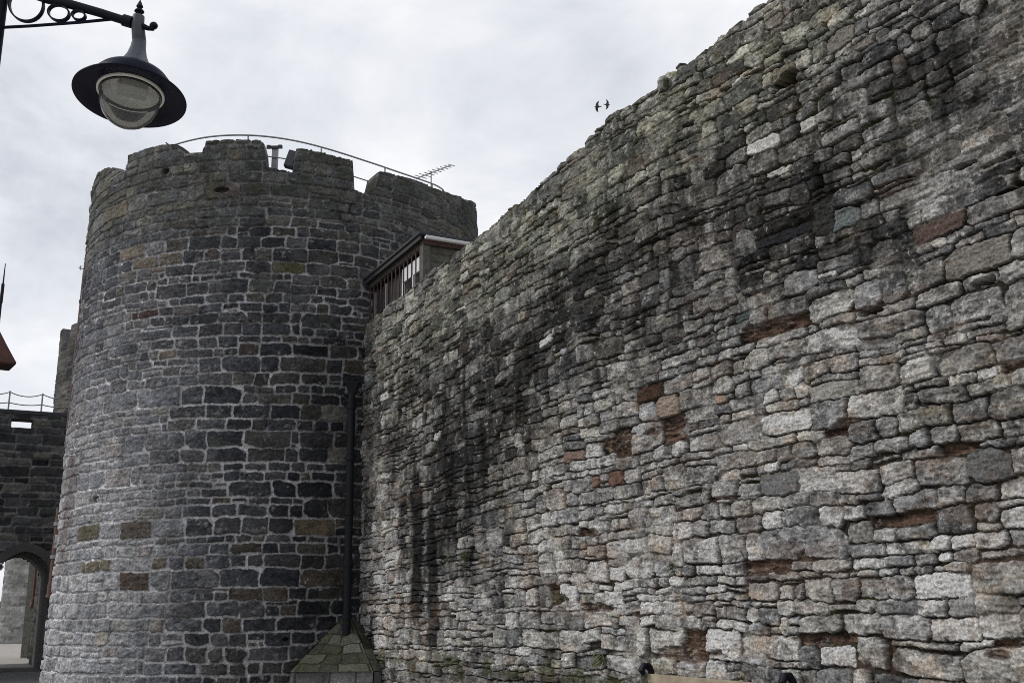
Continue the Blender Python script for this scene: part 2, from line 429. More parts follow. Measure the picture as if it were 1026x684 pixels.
blk = rg.random(n)                                            # stones of darker rock take the stain unevenly
drip = vnoise(Xl, V * .12, 73, .11) * .6 + vnoise(Xl, V * .2, 74, .045) * .4
dms = np.clip(dm + .30 * drip + .15 * n2, 0, 1.2)
sooty = smooth(-.12, .12, dms * .95 - blk[I] + .05)                # share of stones that went black
tone = np.clip((1 - .34 * dms) * (1 - .76 * sooty * np.clip(dms * 1.3, 0, 1)), .10, 1)
tone = tone * (1 + 1.05 * lm * (.35 + 1.0 * rg.random(n)[I]))
Cs = Cs * 1.04 * tone[..., None]
Cs = Cs * np.clip(1.0 + .80 * n2 + .50 * n1 + .50 * n3 + .25 * lamst[I] * lami, .2, 2.2)[..., None]
olf = .7 * np.clip(olive + .3 * edge_n, 0, 1)
Cs = lerp(Cs, Cs * A(1.0, 1.05, .80), olf)
# white and pale lichen crusts, dark algae
li = smooth(.18, .40, fbm(Xl, Zc, 33, .09, 5, .78) + .16 * lm - .16 * dm)
Cs = lerp(Cs, A(.40, .40, .385) * (1 + .2 * n3)[..., None], li * .6)
al = smooth(.08, .42, fbm(Xl, Zc, 34, .22, 6, .75) + .2 * dm - .08 * lm)
Cs = lerp(Cs, A(.034, .035, .036) + 0 * Cs, al * .7)
# weather-worn lighter arrises
rim = np.exp(-((dd - .7) / .3) ** 2) * smooth(.0, .4, n2 + .25)
Cs = Cs * (1 + .35 * rim)[..., None]
# mortar
Cm = A(.235, .226, .208) * (1 + .35 * n2 + .35 * n3)[..., None] * (1 - .45 * dm + .45 * lm)[..., None]
Cm = lerp(A(.028, .025, .022) + 0 * Cm, Cm, smooth(.2, .7, fill))
moss = smooth(.05, .4, fbm(Xl, Zc, 36, .5, 3) + .25 * smooth(4.5, 7.2, Zc) - .12) * (1 - .5 * fill)
Cm = lerp(Cm, A(.035, .042, .014) * (1 + .4 * n3)[..., None], moss * .75)
C = lerp(Cm, Cs, smooth(.05, .5, dd))
# warm and rusty tints wander through the lighter stone; damp runs down over stone and joint alike
wt = smooth(-.1, .5, fbm(Xl, V, 45, .7, 4, .65)) * (.4 + .6 * rg.random(n)[I])
C = C * (1 + A(.025, .0, -.055) * wt[..., None])
ru = smooth(.2, .5, fbm(Xl * .8, V * 1.3, 46, .25, 4, .65)) * smooth(.0, .6, lm + .3)
C = C * (1 + A(.07, -.04, -.14) * ru[..., None])
runs = smooth(.18, .6, vnoise(Xl, V * .07, 47, .06) * .7 + .5 * vnoise(Xl, V * .3, 48, .15)) * np.clip(dm * 1.2 + .12, 0, 1)
C = C * (1 - .5 * runs)[..., None]
# streaks of black run-off
def streak(x, y0, y1, wpx, amt):
    s_, za = wall_sz(x, y0); _, zb = wall_sz(x, y1); s2, _ = wall_sz(x + wpx, y0); hw = abs(s2 - s_) * 1.15
    off_ = .05 * vnoise(Zc, Zc * 0, 77 + int(x), .5)
    return amt * np.exp(-np.abs((S - s_ - off_) / hw) ** 3) * smooth(zb - .1, zb + .35, Zc) * (1 - smooth(za - .5, za + .1, Zc))
st = 0
for t in [(418, 465, 632, 4.5, 1.15), (433, 500, 655, 4.2, 1.15), (404, 480, 580, 4, .6), (449, 430, 560, 6, .6), (470, 440, 600, 6, .45), (373, 600, 680, 2, .8), (500, 540, 640, 5, .4), (392, 420, 520, 5, .35), (540, 560, 640, 5, .35), (650, 600, 660, 6, .2)]:
    st = st + streak(*t)
st = st * np.clip(.85 + .9 * vnoise(Xl, V, 71, .07) + .5 * n1 + .3 * vnoise(Xl * 4, V * .5, 72, .2), .65, 1.3)
st = np.clip(st * 1.7, 0, 1)
C = lerp(C, A(.010, .010, .011) + 0 * C, st * .93)
# moss belt along the plinth and green at the top
s_, zm = wall_sz(450, 661)
ms_ = smooth(.0, .35, fbm(Xl, Zc, 38, .35, 4) + .30 - np.abs(Zc - zm + .08) * 2.6 - .25 * smooth(13, 11, S))
C = lerp(C, A(.055, .062, .026) * (1 + .5 * n2)[..., None], ms_ * .7)
plinth = smooth(zm - .02, zm - .14, Zc) * smooth(13.2, 14.4, S)
h = h - .0 * plinth
C = C * (1 - .45 * plinth * smooth(-.3, .3, n1 + .15))[..., None]
# named stones: pale, blue, red, orange and black ones
for x, y, c in [(780, 147, (.42, .42, .40)), (810, 131, (.36, .36, .33)), (787, 172, (.36, .36, .34)), (811, 227, (.40, .39, .37)), (847, 212, (.115, .13, .13)), (935, 236, (.085, .062, .054)),
                (545, 340, (.52, .51, .48)), (566, 352, (.30, .30, .31)), (561, 432, (.34, .33, .31)), (595, 427, (.40, .385, .35)), (657, 401, (.24, .195, .16)), (623, 483, (.11, .068, .055)), (640, 391, (.055, .034, .026)),
                (725, 401, (.30, .22, .175)), (745, 315, (.075, .09, .085)), (760, 250, (.022, .022, .025)), (912, 130, (.05, .05, .052)), (657, 270, (.06, .058, .055)), (597, 488, (.17, .12, .09)), (573, 457, (.18, .13, .115)), (605, 330, (.02, .02, .022)), (950, 610, (.22, .22, .22)),
                (770, 494, (.13, .13, .13)), (1000, 480, (.11, .11, .11)), (828, 400, (.24, .235, .215)), (640, 480, (.28, .27, .26)), (850, 30, (.17, .16, .14)), (968, 262, (.17, .16, .145))]:
    s_, z_ = wall_sz(x, y); c_i, r_i = np.argmin(np.abs(sc_ - s_)), np.argmin(np.abs(zr - z_))
    k = I == I[r_i, c_i]
    C[k] = lerp(C[k], A(*c) * (1 + .25 * n2[k] + .15 * n1[k])[..., None], smooth(.1, .5, dd[k]))
# pockets where thin brown shale is exposed
shale = np.zeros(S.shape, dtype=np.float32); ccx = (rects[:, 0] + rects[:, 1]) / 2; ccz = (rects[:, 2] + rects[:, 3]) / 2; sdep = np.zeros(n, dtype=np.float32)
def VS(x, y):
    s_, z_ = wall_sz(x, y); return s_ - S0, float(V[np.argmin(np.abs(zr - z_)), np.argmin(np.abs(sc_ - s_))])
for x, y, rx, ry, dep in [(772, 326, 36, 12, .07), (616, 440, 22, 8, .06), (950, 454, 13, 9, .05), (690, 655, 45, 9, .05), (836, 426, 26, 4, .05), (915, 524, 26, 4, .045), (762, 565, 26, 4, .045), (820, 640, 30, 5, .045), (600, 610, 16, 4, .03),
                          (1000, 655, 24, 6, .04), (592, 533, 8, 5, .05), (660, 430, 16, 4, .04), (1015, 370, 14, 4, .05), (720, 500, 20, 3, .03), (560, 600, 14, 4, .03)]:
    u_, v_ = VS(x, y); u2, _ = VS(x + rx, y); _, v2 = VS(x, y + ry)
    q = ((ccx - u_) / abs(u2 - u_)) ** 2 + ((ccz - v_) / abs(v2 - v_)) ** 2
    hit = (q < 1.0) & (rects[:, 3] - rects[:, 2] < .26)
    hit[np.argmin(q)] = True
    sdep[hit] = dep
    q = ((Xl - u_) / abs(u2 - u_)) ** 2 + ((V - v_) / abs(v2 - v_)) ** 2 + 1.3 * fbm(Xl * .5, V * 1.5, 41, .12, 3)
    shale = np.maximum(shale, .8 * smooth(.8, .3, q))
k = np.maximum(shale, (sdep[I] > 0) * smooth(-.2, .3, dd)) * smooth(-.75, -.25, n1 + .25 * n3)
lam = fbm(Xl * .18 + .03 * n1, V + .03 * n1, 42, .034, 4, .65)
hp = -.045 - .5 * sdep[I] + .034 * lam + .014 * n2 + .03 * big
h = h * (1 - k) + hp * k
C = lerp(C, lerp(lerp(A(.028, .021, .018) + 0 * C, A(.100, .066, .050) + 0 * C, smooth(-.5, .3, lam + .4 * n3)), A(.20, .17, .14) + 0 * C, smooth(.25, .6, n2 + .6 * lam)), k)
# rust-brown seep round the pockets
rb = smooth(.12, .5, fbm(Xl * .6, V * 1.6, 43, .30, 4) + .25 * lm - .3 * dm - .05)
C = lerp(C, A(.13, .085, .06) * (1 + .4 * n2)[..., None], rb * .35)
# holes and missing stones
for x, y, rx, ry in [(790, 78, 10, 8), (782, 84, 9, 5), (874, 312, 13, 4), (1012, 190, 18, 3), (968, 166, 12, 3), (985, 282, 14, 5), (372, 368, 3, 6), (500, 385, 7, 3), (690, 125, 6, 3), (1000, 160, 20, 3)]:
    s_, z_ = wall_sz(x, y); s2, _ = wall_sz(x + rx, y); _, z2 = wall_sz(x, y + ry)
    q = (np.abs(S - s_) / abs(s2 - s_)) ** 3 + (np.abs(V - V[np.argmin(np.abs(zr - z_)), np.argmin(np.abs(sc_ - s_))]) / abs(z2 - z_)) ** 3
    k = smooth(1.15, .85, q + .5 * n1)
    h = h - .42 * k
    C = lerp(C, A(.009, .008, .008) + 0 * C, k)  # near-black colour paints the shade inside each hollow
# ragged broken edge of the top stones
over = smooth(.16, 0., ZT - Zc)
h = h - .025 * over ** 2 * (1 + n1)
P = np.empty(S.shape + (3,), dtype=np.float32)
P[..., 0] = WA + S * sin(TH) + WN.x * h; P[..., 1] = S * cos(TH) + WN.y * h; P[..., 2] = Zc
# top and back
extra_P, extra_C = [P[-1].copy()], [C[-1].copy()]     # doubled rim keeps the top arris crisp
for dep, dz in [(.06, .012), (.14, .02), (.26, .0), (.42, .015), (.6, .0), (.9, -.01)]:
    q = P[-1].copy(); base_p = np.stack([WA + sc_ * sin(TH), sc_ * cos(TH), ztop], -1)
    q[:, :2] = base_p[:, :2] - np.array([WN.x, WN.y]) * dep; q[:, 2] = ztop + dz + .03 * vnoise(sc_, sc_ * 0 + dep * 9, 55, .12)
    extra_P.append(q); extra_C.append(C[-1] * A(.8, .85, .6))
q = extra_P[-1].copy(); q[:, 2] = 5.6; extra_P.append(q); extra_C.append(C[-1])       # wall walk behind the parapet
q = q.copy(); q[:, :2] -= np.array([WN.x, WN.y]) * 1.6; extra_P.append(q); extra_C.append(C[-1])
q = q.copy(); q[:, 2] = 0; extra_P.append(q); extra_C.append(C[-1])
P = np.concatenate([P, np.array(extra_P, dtype=np.float32)], 0); C = np.concatenate([C, np.array(extra_C, dtype=np.float32)], 0)
wall_o = grid_object('town_wall', P, np.clip(C, .004, .46), M_wall)
tag(wall_o, 'long high grey rubble stone wall with rough broken top, black streaks and brown patches', 'wall', kind='thing')
del P, C, Cs, Cm

# ================================================================== ROUND TOWER
TD, TAZ = 24.1, radians(-13.0)
TC = Vector((TD * sin(TAZ), TD * cos(TAZ), 0)); TR = 4.62; TTOP = 10.75
def tower_hit(x, y, rad=TR):
    """angle (from the line tower-viewer, + to the right) and height where a photo point meets the drum"""
    d = ray(x, y); dh = Vector((d.x, d.y)); o = -Vector((TC.x, TC.y)); a = dh.dot(dh); b_ = o.dot(dh); c = o.dot(o) - rad * rad
    q = b_ * b_ - a * c
    t = (-b_ - sqrt(max(q, 0))) / a
    px_, py_ = dh.x * t - TC.x, dh.y * t - TC.y
    # viewer direction from tower
    vx, vy = -sin(TAZ), -cos(TAZ)
    ang = atan2(px_ * -vy + py_ * vx, px_ * vx + py_ * vy)
    return ang, d.z * t + EYE
def tower_dir(a):
    vx, vy = -sin(TAZ), -cos(TAZ); rx, ry = cos(TAZ), -sin(TAZ)
    return vx * np.cos(a) + rx * np.sin(a), vy * np.cos(a) + ry * np.sin(a)
ang = np.concatenate([np.linspace(-pi, -1.75, 60)[:-1], np.linspace(-1.75, 1.75, 1250), np.linspace(1.75, pi, 60)[1:-1]])
def batter(z): return .07 * np.clip(1 - z / 4.5, 0, 1) ** 1.6 - .05 * np.clip((z - 5) / 5, 0, 1)
# rim profile, surveyed along the top: (photo x, y)
rim = [(92, 190), (95, 180), (103, 173), (112, 168), (120, 171), (126, 174), (129, 172), (130.5, 157), (150, 150), (168, 145.5), (179, 145.5), (180.5, 156), (204, 155.5), (206.5, 142.5), (235, 141), (262, 142.5), (265.5, 146), (267, 169), (293, 172.5), (296.5, 150), (308, 150), (325, 154), (345, 160), (352, 161), (354, 191), (373, 195), (379, 172), (390, 174), (410, 180), (430, 188), (450, 196), (465, 201), (478, 206)]
ra = []; rz = []
for x_, y_ in rim:
    a_, z_ = tower_hit(x_, y_, TR - .1)
    if not ra or a_ > ra[-1] + 1e-4: ra.append(a_); rz.append(z_)
print('RIM', [(round(a_, 2), round(z_, 2)) for a_, z_ in zip(ra, rz)])
zt = np.interp(ang, ra, rz)
bk = (ang < ra[0]) | (ang > ra[-1])
zt = np.where(bk, np.where(np.mod(ang * TR, 2.2) < 1.5, 10.7, 10.2), zt)
x = -8.; jag = np.zeros_like(ang)
while x < 8:
    wd = r.uniform(.2, .5); k = (ang * TR >= x) & (ang * TR < x + wd); jag[k] = r.uniform(-.016, .014); x += wd
zt = zt + jag + .012 * vnoise(ang * TR, ang * 0, 61, .07)
zr = np.arange(-.05, 11.2, .0125)
Aa, Z = np.meshgrid(ang, zr); ZT = np.broadcast_to(zt, Aa.shape); Zc = np.minimum(Z, ZT)
X = (Aa + pi) * TR; Wt = 2 * pi * TR + .1
V = Zc + .02 * fbm(X, Zc, 191, 2.5, 2) + .1
rects = layout(23, Wt, 11.9, (.24, .62), (1.2, 4.5), (.175, .30), (1.1, 2.9), .07)
I, d, rr, lx, lz, Rr = stone_field(X, V, rects, 200, Wt, 11.9, (.024, .022, .011), .06, rot=.028, cut=.45, infl=.010)
n = len(rects); rg = np.random.default_rng(8)
off = rg.normal(0, .009, n); tx = rg.normal(0, .03, n); tz = rg.normal(.01, .04, n); gap = rg.uniform(.007, .024, n); edge = rg.uniform(.006, .015, n); tx2 = rg.normal(0, .06, n); tz2 = rg.normal(0, .09, n)
dd = np.clip((d - gap[I]) / np.minimum(edge[I], rr * .7), 0, 1); prof = 1 - (1 - dd) ** 2
n1 = fbm(X, V, 121, .24, 4); n2 = fbm(X * .7, V * 1.3, 122, .09, 4, .65); n3 = fbm(X, V, 123, .04, 2); edge_n = fbm(X, Zc, 131, 1.1, 4)
hs = off[I] + np.minimum(tx[I] * lx + tz[I] * lz, tx2[I] * lx + tz2[I] * lz + .006) + .010 * n1 + .012 * n2 + .006 * n3 + .008 * (1 - 2 * np.abs(fbm(X * .6, V * 1.2, 141, .09, 2))) + .022
rough_top = .75 * smooth(8.3, 9.6, Zc + .5 * edge_n)
hj = -.012 + .008 * n3 - .014 * rough_top
lost = smooth(.15, .5, fbm(X, Zc, 140, .5, 4, .65)); hj = hj - .026 * lost - .004
h = hj + (hs - hj) * prof
base = np.array([(.046, .048, .055), (.032, .034, .040), (.066, .067, .071), (.055, .052, .051), (.078, .076, .070), (.040, .041, .046), (.075, .065, .054), (.052, .042, .040)], dtype=np.float32)
ci = rg.choice(len(base), n, p=[.26, .22, .17, .13, .06, .12, .03, .01])
sc = base[ci] * rg.uniform(.78, 1.28, (n, 1)).astype(np.float32)
Cs = sc[I]
leftl = smooth(-.12, -1.0, Aa + .14 * edge_n)          # sidelight painted into the left side's colour, over stone and mortar paler there
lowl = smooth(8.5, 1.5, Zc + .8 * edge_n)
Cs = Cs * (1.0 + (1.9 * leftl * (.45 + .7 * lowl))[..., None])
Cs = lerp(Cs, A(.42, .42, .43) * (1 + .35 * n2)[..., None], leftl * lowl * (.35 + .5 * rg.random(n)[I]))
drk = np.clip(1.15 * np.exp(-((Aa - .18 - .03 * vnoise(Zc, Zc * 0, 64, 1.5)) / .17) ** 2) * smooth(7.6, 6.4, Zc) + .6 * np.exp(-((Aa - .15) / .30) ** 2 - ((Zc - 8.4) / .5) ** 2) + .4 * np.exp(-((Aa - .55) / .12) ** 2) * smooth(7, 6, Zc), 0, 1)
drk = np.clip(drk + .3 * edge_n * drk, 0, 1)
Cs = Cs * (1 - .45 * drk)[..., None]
Cs = lerp(Cs, Cs * A(1.08, 1.08, .98) * 1.25, rough_top)
Cs = Cs * np.clip(1 + .50 * n2 + .35 * n1 + .35 * n3, .2, 2)[..., None]
li = smooth(.30, .5, fbm(X, Zc, 133, .13, 4, .7) + .12 * leftl - .1 * drk)
Cs = lerp(Cs, A(.27, .27, .27) + 0 * Cs, li * .45)
# one band of yellow sandstone quoins low on the drum
for x_, y_, c in [(87, 567, (.19, .165, .12)), (98, 566, (.17, .15, .115)), (105, 566, (.18, .165, .125)), (158, 560, (.13, .115, .09)), (190, 560, (.10, .095, .08)), (148, 579, (.10, .08, .07)), (136, 315, (.065, .045, .042)), (95, 537, (.14, .13, .10)), (130, 533, (.11, .095, .085)), (145, 535, (.11, .095, .085)),
                  (305, 525, (.10, .085, .06)), (250, 555, (.06, .055, .045)), (302, 273, (.085, .08, .05)), (140, 313, (.065, .045, .042)), (330, 460, (.13, .125, .115)), (338, 408, (.12, .12, .11))]:
    a_, z_ = tower_hit(x_, y_); ciu = np.argmin(np.abs(ang - a_)); riu = np.argmin(np.abs(zr - z_)); k = I == I[riu, ciu]
    Cs[k] = A(*c) * .85 * (1 + .4 * n2[k] + .3 * n1[k] + .3 * n3[k])[..., None]
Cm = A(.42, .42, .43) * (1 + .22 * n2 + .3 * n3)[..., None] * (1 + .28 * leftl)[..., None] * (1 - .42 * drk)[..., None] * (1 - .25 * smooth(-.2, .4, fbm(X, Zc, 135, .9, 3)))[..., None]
Cm = lerp(Cm, A(.055, .055, .045) + 0 * Cm, rough_top * .8); Cm = Cm * (1 - .55 * lost * (1 - leftl))[..., None]
Cs = lerp(Cs, A(.085, .085, .078) * (1 + .5 * n2 + .4 * n1)[..., None], rough_top * .45)
al = smooth(.15, .5, fbm(X, Zc, 139, .25, 6, .75)); Cs = lerp(Cs, A(.020, .021, .023) + 0 * Cs, al * .5 * (1 - .5 * leftl))
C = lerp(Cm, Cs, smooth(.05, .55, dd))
lm = np.exp(-((Aa + .05) / .5) ** 2 - ((Zc - 7.9) / .5) ** 2) * smooth(-.1, .3, n1)       # smeared mortar
C = lerp(C, A(.10, .10, .10) * (1 + .3 * n2)[..., None], lm * .5)
gr = .7 * smooth(.15, .55, fbm(X, Zc, 137, .4, 4) + .35 * smooth(9.2, 10.4, Zc) - .12)
C = lerp(C, A(.045, .052, .028) + 0 * C, gr * .5)
# putlog pits
for x_, y_, rx, ry in [(165, 258 - 87, .09, .07), (222, 190, .16, .06), (286, 640, .05, .03), (96, 500, .07, .06)]:
    a_, z_ = tower_hit(x_, y_); q = (np.abs(Aa - a_) * TR / rx) ** 2 + (np.abs(Zc - z_) / ry) ** 2; k = smooth(1.2, .6, q + .3 * n1)
    h = h - .10 * k; C = lerp(C, A(.03, .026, .022) + 0 * C, k * .8)
# pink brick dust round the pipe chase
a_, z_ = tower_hit(66, 540)
k = np.exp(-((Aa - a_) / .07) ** 2) * smooth(2.2, 2.6, Zc) * smooth(4.9, 4.5, Zc)
C = lerp(C, A(.16, .125, .115) * (1 + .3 * n2)[..., None], np.clip(k * (1 + n1), 0, 1) * .6)
rad = TR + batter(Zc) + h
dxn, dyn = tower_dir(Aa)
P = np.stack([TC.x + dxn * rad, TC.y + dyn * rad, Zc], -1).astype(np.float32)
# keep the drum closed at the seam
eP, eC = [P[-1].copy()], [C[-1].copy()]
for rin, dz in [(.05, .015), (.16, .02), (.32, .0), (.5, -.02)]:
    q = np.stack([TC.x + dxn[0] * (TR - .1 - rin), TC.y + dyn[0] * (TR - .1 - rin), zt + dz + .02 * vnoise(ang * TR, ang * 0 + rin * 9, 66, .1)], -1); eP.append(q); eC.append(C[-1] * .9)
q = eP[-1].copy(); q[:, 2] = 9.4; eP.append(q); eC.append(C[-1])
q = np.stack([TC.x + dxn[0] * .01, TC.y + dyn[0] * .01, zt * 0 + 9.45], -1); eP.append(q); eC.append(C[-1])
P = np.concatenate([P, np.array(eP, dtype=np.float32)], 0); C = np.concatenate([C, np.array(eC, dtype=np.float32)], 0)
tower = empty('round_tower', (TC.x, TC.y, 0))
tag(tower, 'big round castle tower of dark coursed stone with battlements, next to the long wall', 'tower')
P[..., 0] -= TC.x; P[..., 1] -= TC.y
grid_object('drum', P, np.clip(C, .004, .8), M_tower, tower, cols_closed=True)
del P, C, Cs, Cm
def tpt(a, r_, z): 
    dx_, dy_ = tower_dir(a); return Vector((dx_ * r_, dy_ * r_, z))       # relative to the tower
def tw(a, r_, z): return Vector((TC.x, TC.y, 0)) + tpt(a, r_, z)
def arc_slab(mb, a0, a1, r0, r1, z0, z1, seg=6, zd=0):
    vs_ = []
    for k in range(seg + 1):
        a_ = a0 + (a1 - a0) * k / seg; dz = zd * k / seg
        for rr_, zz in ((r0, z0), (r1, z0), (r1, z1), (r0, z1)): vs_.append(tpt(a_, rr_, zz + dz))
    fs = []
    for k in range(seg):
        for j in range(4): fs.append((4 * k + j, 4 * k + (j + 1) % 4, 4 * k + 4 + (j + 1) % 4, 4 * k + 4 + j))
    fs += [(3, 2, 1, 0), (4 * seg, 4 * seg + 1, 4 * seg + 2, 4 * seg + 3)]
    mb.poly(vs_, fs)
# coping slabs bedded in the gaps and at the end of the parapet
for (x0, y0, x1, y1) in [(108, 184, 126, 173.5), (185, 157, 205, 155.5), (463, 202, 479, 207)]:
    a0, z0 = tower_hit(x0, y0, TR - .05); a1, z1 = tower_hit(x1, y1, TR - .05)
    m_ = MB(); arc_slab(m_, a0, a1, TR - .62, TR - .03, z0 + .0, z0 + .06, 6, z1 - z0); m_.build('coping_slab', M_coping, tower)

# ------------------------------------------------------------------ things on the tower roof
def az_of(x_): return tower_hit(x_, 400)[0]
rail = empty('roof_railing', (TC.x, TC.y, 9.0)); rail.location = (TC.x, TC.y, 0)
tag(rail, 'thin curved metal handrail along the top of the big round tower', 'railing')
RR = TR - .62
def rail_hit(x_, y_): return tower_hit(x_, y_, RR)
pts = [rail_hit(*p) for p in [(171, 147), (185, 141.5), (210, 137), (240, 135), (275, 137.5), (310, 144), (345, 155), (380, 166.5), (410, 177), (432, 184), (444, 189)]]
ptl = [tpt(a_, RR, z_) for a_, z_ in pts]
aend, zend = pts[-1]
# resample smoothly round the arc
aa = np.linspace(pts[0][0], pts[-1][0], 50); zz = np.interp(aa, [p[0] for p in pts], [p[1] for p in pts])
zz = np.convolve(np.pad(zz, 4, mode='edge'), np.ones(9) / 9, mode='valid')
path = [tpt(a_, RR, z_) for a_, z_ in zip(aa, zz)]
path += [tpt(aend + .012, RR, zz[-1] - .07), tpt(aend - .01, RR, zz[-1] - .17), tpt(aend - .06, RR, zz[-1] - .26)]
m_ = MB(); m_.tube(path, .019, 8); m_.build('handrail', M_galv, rail, True)
m_ = MB(); m_.tube([tpt(a_, RR, z_ - .45) for a_, z_ in zip(aa, zz)], .014, 8); m_.build('mid_rail', M_galv, rail, True)
for x_ in (173, 248, 322, 386, 433):
    a_ = rail_hit(x_, 150)[0]; zq = float(np.interp(a_, aa, zz))
    m_ = MB(); m_.tube([tpt(a_, RR, 9.4), tpt(a_, RR, zq)], .017, 8); m_.build('post', M_galv, rail, True)

# grey post with a black crossbar, seen in the second gap
def roof_base(x_, y_, r_=TR - 1.1):
    a_, z_ = tower_hit(x_, y_, r_); return tw(a_, r_, z_), a_, z_
p, a_, z_ = roof_base(276, 147, TR - .7)
tp = empty('equipment_post', (p.x, p.y, 9.45)); tag(tp, 'pale grey post with a black crossbar, standing behind the battlement gap', 'post')
m_ = MB(); m_.box((0, 0, (z_ - 9.45) / 2 - .02), (.115, .115, z_ - 9.45), bevel=.006); m_.build('post', M_post, tp)
m_ = MB(); m_.box((0, -.075, z_ - 9.45 - .05), (.335, .03, .065), bevel=.004); m_.box((-.12, -.1, z_ - 9.45 - .05), (.08, .02, .08)); m_.box((.12, -.1, z_ - 9.45 - .05), (.08, .02, .08)); m_.build('crossbar', M_black, tp)
# black floodlight box leaning at the edge of the gap
p, a_, z_ = roof_base(292.5, 160.5, TR - .30)
fl = empty('floodlight', (p.x, p.y, z_ - .3)); tag(fl, 'black box floodlight tilted in the gap of the battlements beside the grey post', 'floodlight')
rot = Matrix.Rotation(radians(17), 3, 'Y')
m_ = MB(); m_.box((0, 0, .3), (.215, .16, .37), rot, .015); m_.build('housing', M_black, fl)
m_ = MB(); m_.box((-.01, -.085, .3), (.17, .012, .32), rot, .003); m_.build('lens', M_glasspane, fl)
m_ = MB(); m_.tube([(.06, 0, .12), (.06, .05, 0), (.06, .12, -.12)], .014, 8); m_.build('bracket', M_black, fl)
# leaning metal grating beside the second merlon
a0, z0 = tower_hit(168, 144, TR - .3); a1, z1 = tower_hit(185, 157, TR - .3)
p0, p1 = tw(a0, TR - .3, z0), tw(a1, TR - .3, z1)
gr_ = empty('metal_grating', tuple(p1)); tag(gr_, 'small dark metal grating leaning against a merlon in the first wide gap', 'grating')
v = p0 - p1; dirn = Vector(tower_dir(a0)).to_3d() if False else Vector((tower_dir(a0)[0], tower_dir(a0)[1], 0))
m_ = MB()
for k in (-.05, .05): m_.tube([dirn * k, v + dirn * k], .016, 6)
m_.build('frame', M_black, gr_)
m_ = MB()
for q in range(1, 8): m_.tube([v * (q / 8) - dirn * .05, v * (q / 8) + dirn * .05], .011, 5)
m_.build('bars', M_galv, gr_)
# black lamp on the left shoulder
a_, z_ = tower_hit(89.5, 206, TR + .02)
p = tw(-1.33, TR - .13, z_)
bl = empty('bulkhead_light', tuple(p)); tag(bl, 'small black oval light fixed high on the left edge of the round tower', 'light')
dn = Vector((tower_dir(-1.33)[0], tower_dir(-1.33)[1], 0)); rt_ = dn.to_track_quat('Z', 'Y').to_matrix()
m_ = MB(); m_.lathe([(0, .0), (.08, .0), (.09, .03), (.085, .09), (.05, .13), (0, .14)], 20, rt_.to_4x4()); m_.bm.transform(Matrix.Diagonal((1, 1, 1.7, 1))); m_.build('housing', M_black, bl, True)
m_ = MB(); m_.tube([Vector((0, 0, -.12)), Vector((0, 0, -.12)) - dn * .1], .02, 8); m_.build('bracket', M_black, bl)

# television aerial
def quick(x_, y_, r_): a_, z_ = tower_hit(x_, y_, r_); return tw(a_, r_, z_)
pa = quick(417, 179, TR - .65); pb_ = quick(454, 165.5, TR - .65)
ta = empty('tv_aerial', (quick(432, 182, TR - .65).x, quick(432, 182, TR - .65).y, 9.4)); tag(ta, 'thin comb-like television aerial sticking up above the tower handrail', 'aerial')
L = lambda v_: v_ - ta.location
m_ = MB(); m_.tube([L(pa), L(pb_)], .016, 6); m_.build('boom', M_galv, ta)
m_ = MB(); mid = pa.lerp(pb_, .36); m_.tube([Vector((0, 0, 0)), L(Vector((ta.location.x, ta.location.y, mid.z - .1))), L(mid)], .014, 6); m_.build('mast', M_galv, ta)
bd = (pb_ - pa).normalized(); ed_ = bd.cross(Vector((0.1, 1, .1))).normalized()
for k in range(9):
    c_ = pa.lerp(pb_, .12 + .88 * k / 8); hl = .15 - .007 * k
    m_ = MB(); m_.tube([L(c_ - ed_ * hl), L(c_ + ed_ * hl)], .010, 5); m_.build('element', M_galv, ta)
# little twig-like aerial bracket on the left edge
pa = at(83, 268.5, TC.y)
sb = empty('wire_bracket', tuple(pa)); tag(sb, 'tiny wire bracket poking out of the left edge of the round tower', 'bracket')
m_ = MB(); m_.tube([(.15, 0, -.02), (0, 0, -.02), (-.10, 0, .0)], .012, 6); m_.tube([(-.06, 0, -.05), (-.06, 0, .06)], .01, 5); m_.tube([(-.02, 0, .05), (-.09, 0, .02)], .008, 5); m_.build('arm', M_galv, sb)

# rusty pipes on the left side of the tower
def drum_pipe(x0, y0, x1, y1, rad_, label, shoe):
    ang_ = -1.36
    dx_, dy_ = tower_dir(ang_); z0 = tower_hit(x0, y0)[1]; z1 = tower_hit(x1, y1)[1]
    def pp(z_, o_=.0):
        a_ = ang_; rr_ = TR + float(batter(np.array(z_))) + o_; return tpt(a_, rr_, z_)
    o = empty('drainpipe', (TC.x, TC.y, 0)); tag(o, label, 'drainpipe')
    pts_ = [pp(z0 + (z1 - z0) * k / 10) for k in range(11)]
    m_ = MB(); m_.tube(pts_, rad_, 12)
    m_.build('pipe', M_rust, o, True)
    if shoe:
        m_ = MB(); b0 = pts_[-1]; q = Vector((dx_, dy_, 0)); m_.tube([b0 + Vector((0, 0, .12)), b0, b0 - Vector((0, 0, .08)), b0 + q * .03 - Vector((0, 0, .16))], rad_ * 1.12, 12); m_.build('shoe', M_rust, o, True)
    for f in (.25, .62):
        c_ = pts_[int(f * 10)]; m_ = MB(); m_.tube([c_ - Vector((0, 0, .035)), c_ + Vector((0, 0, .035))], rad_ * 1.3, 12); m_.build('clip', M_galv if shoe else M_rust, o, True)
drum_pipe(66, 505, 60, 590, .085, 'short thick rusty red drainpipe low on the left side of the round tower', True)
drum_pipe(83, 272, 74, 425, .05, 'long thin rusty brown pipe running up the left edge of the tower', False)

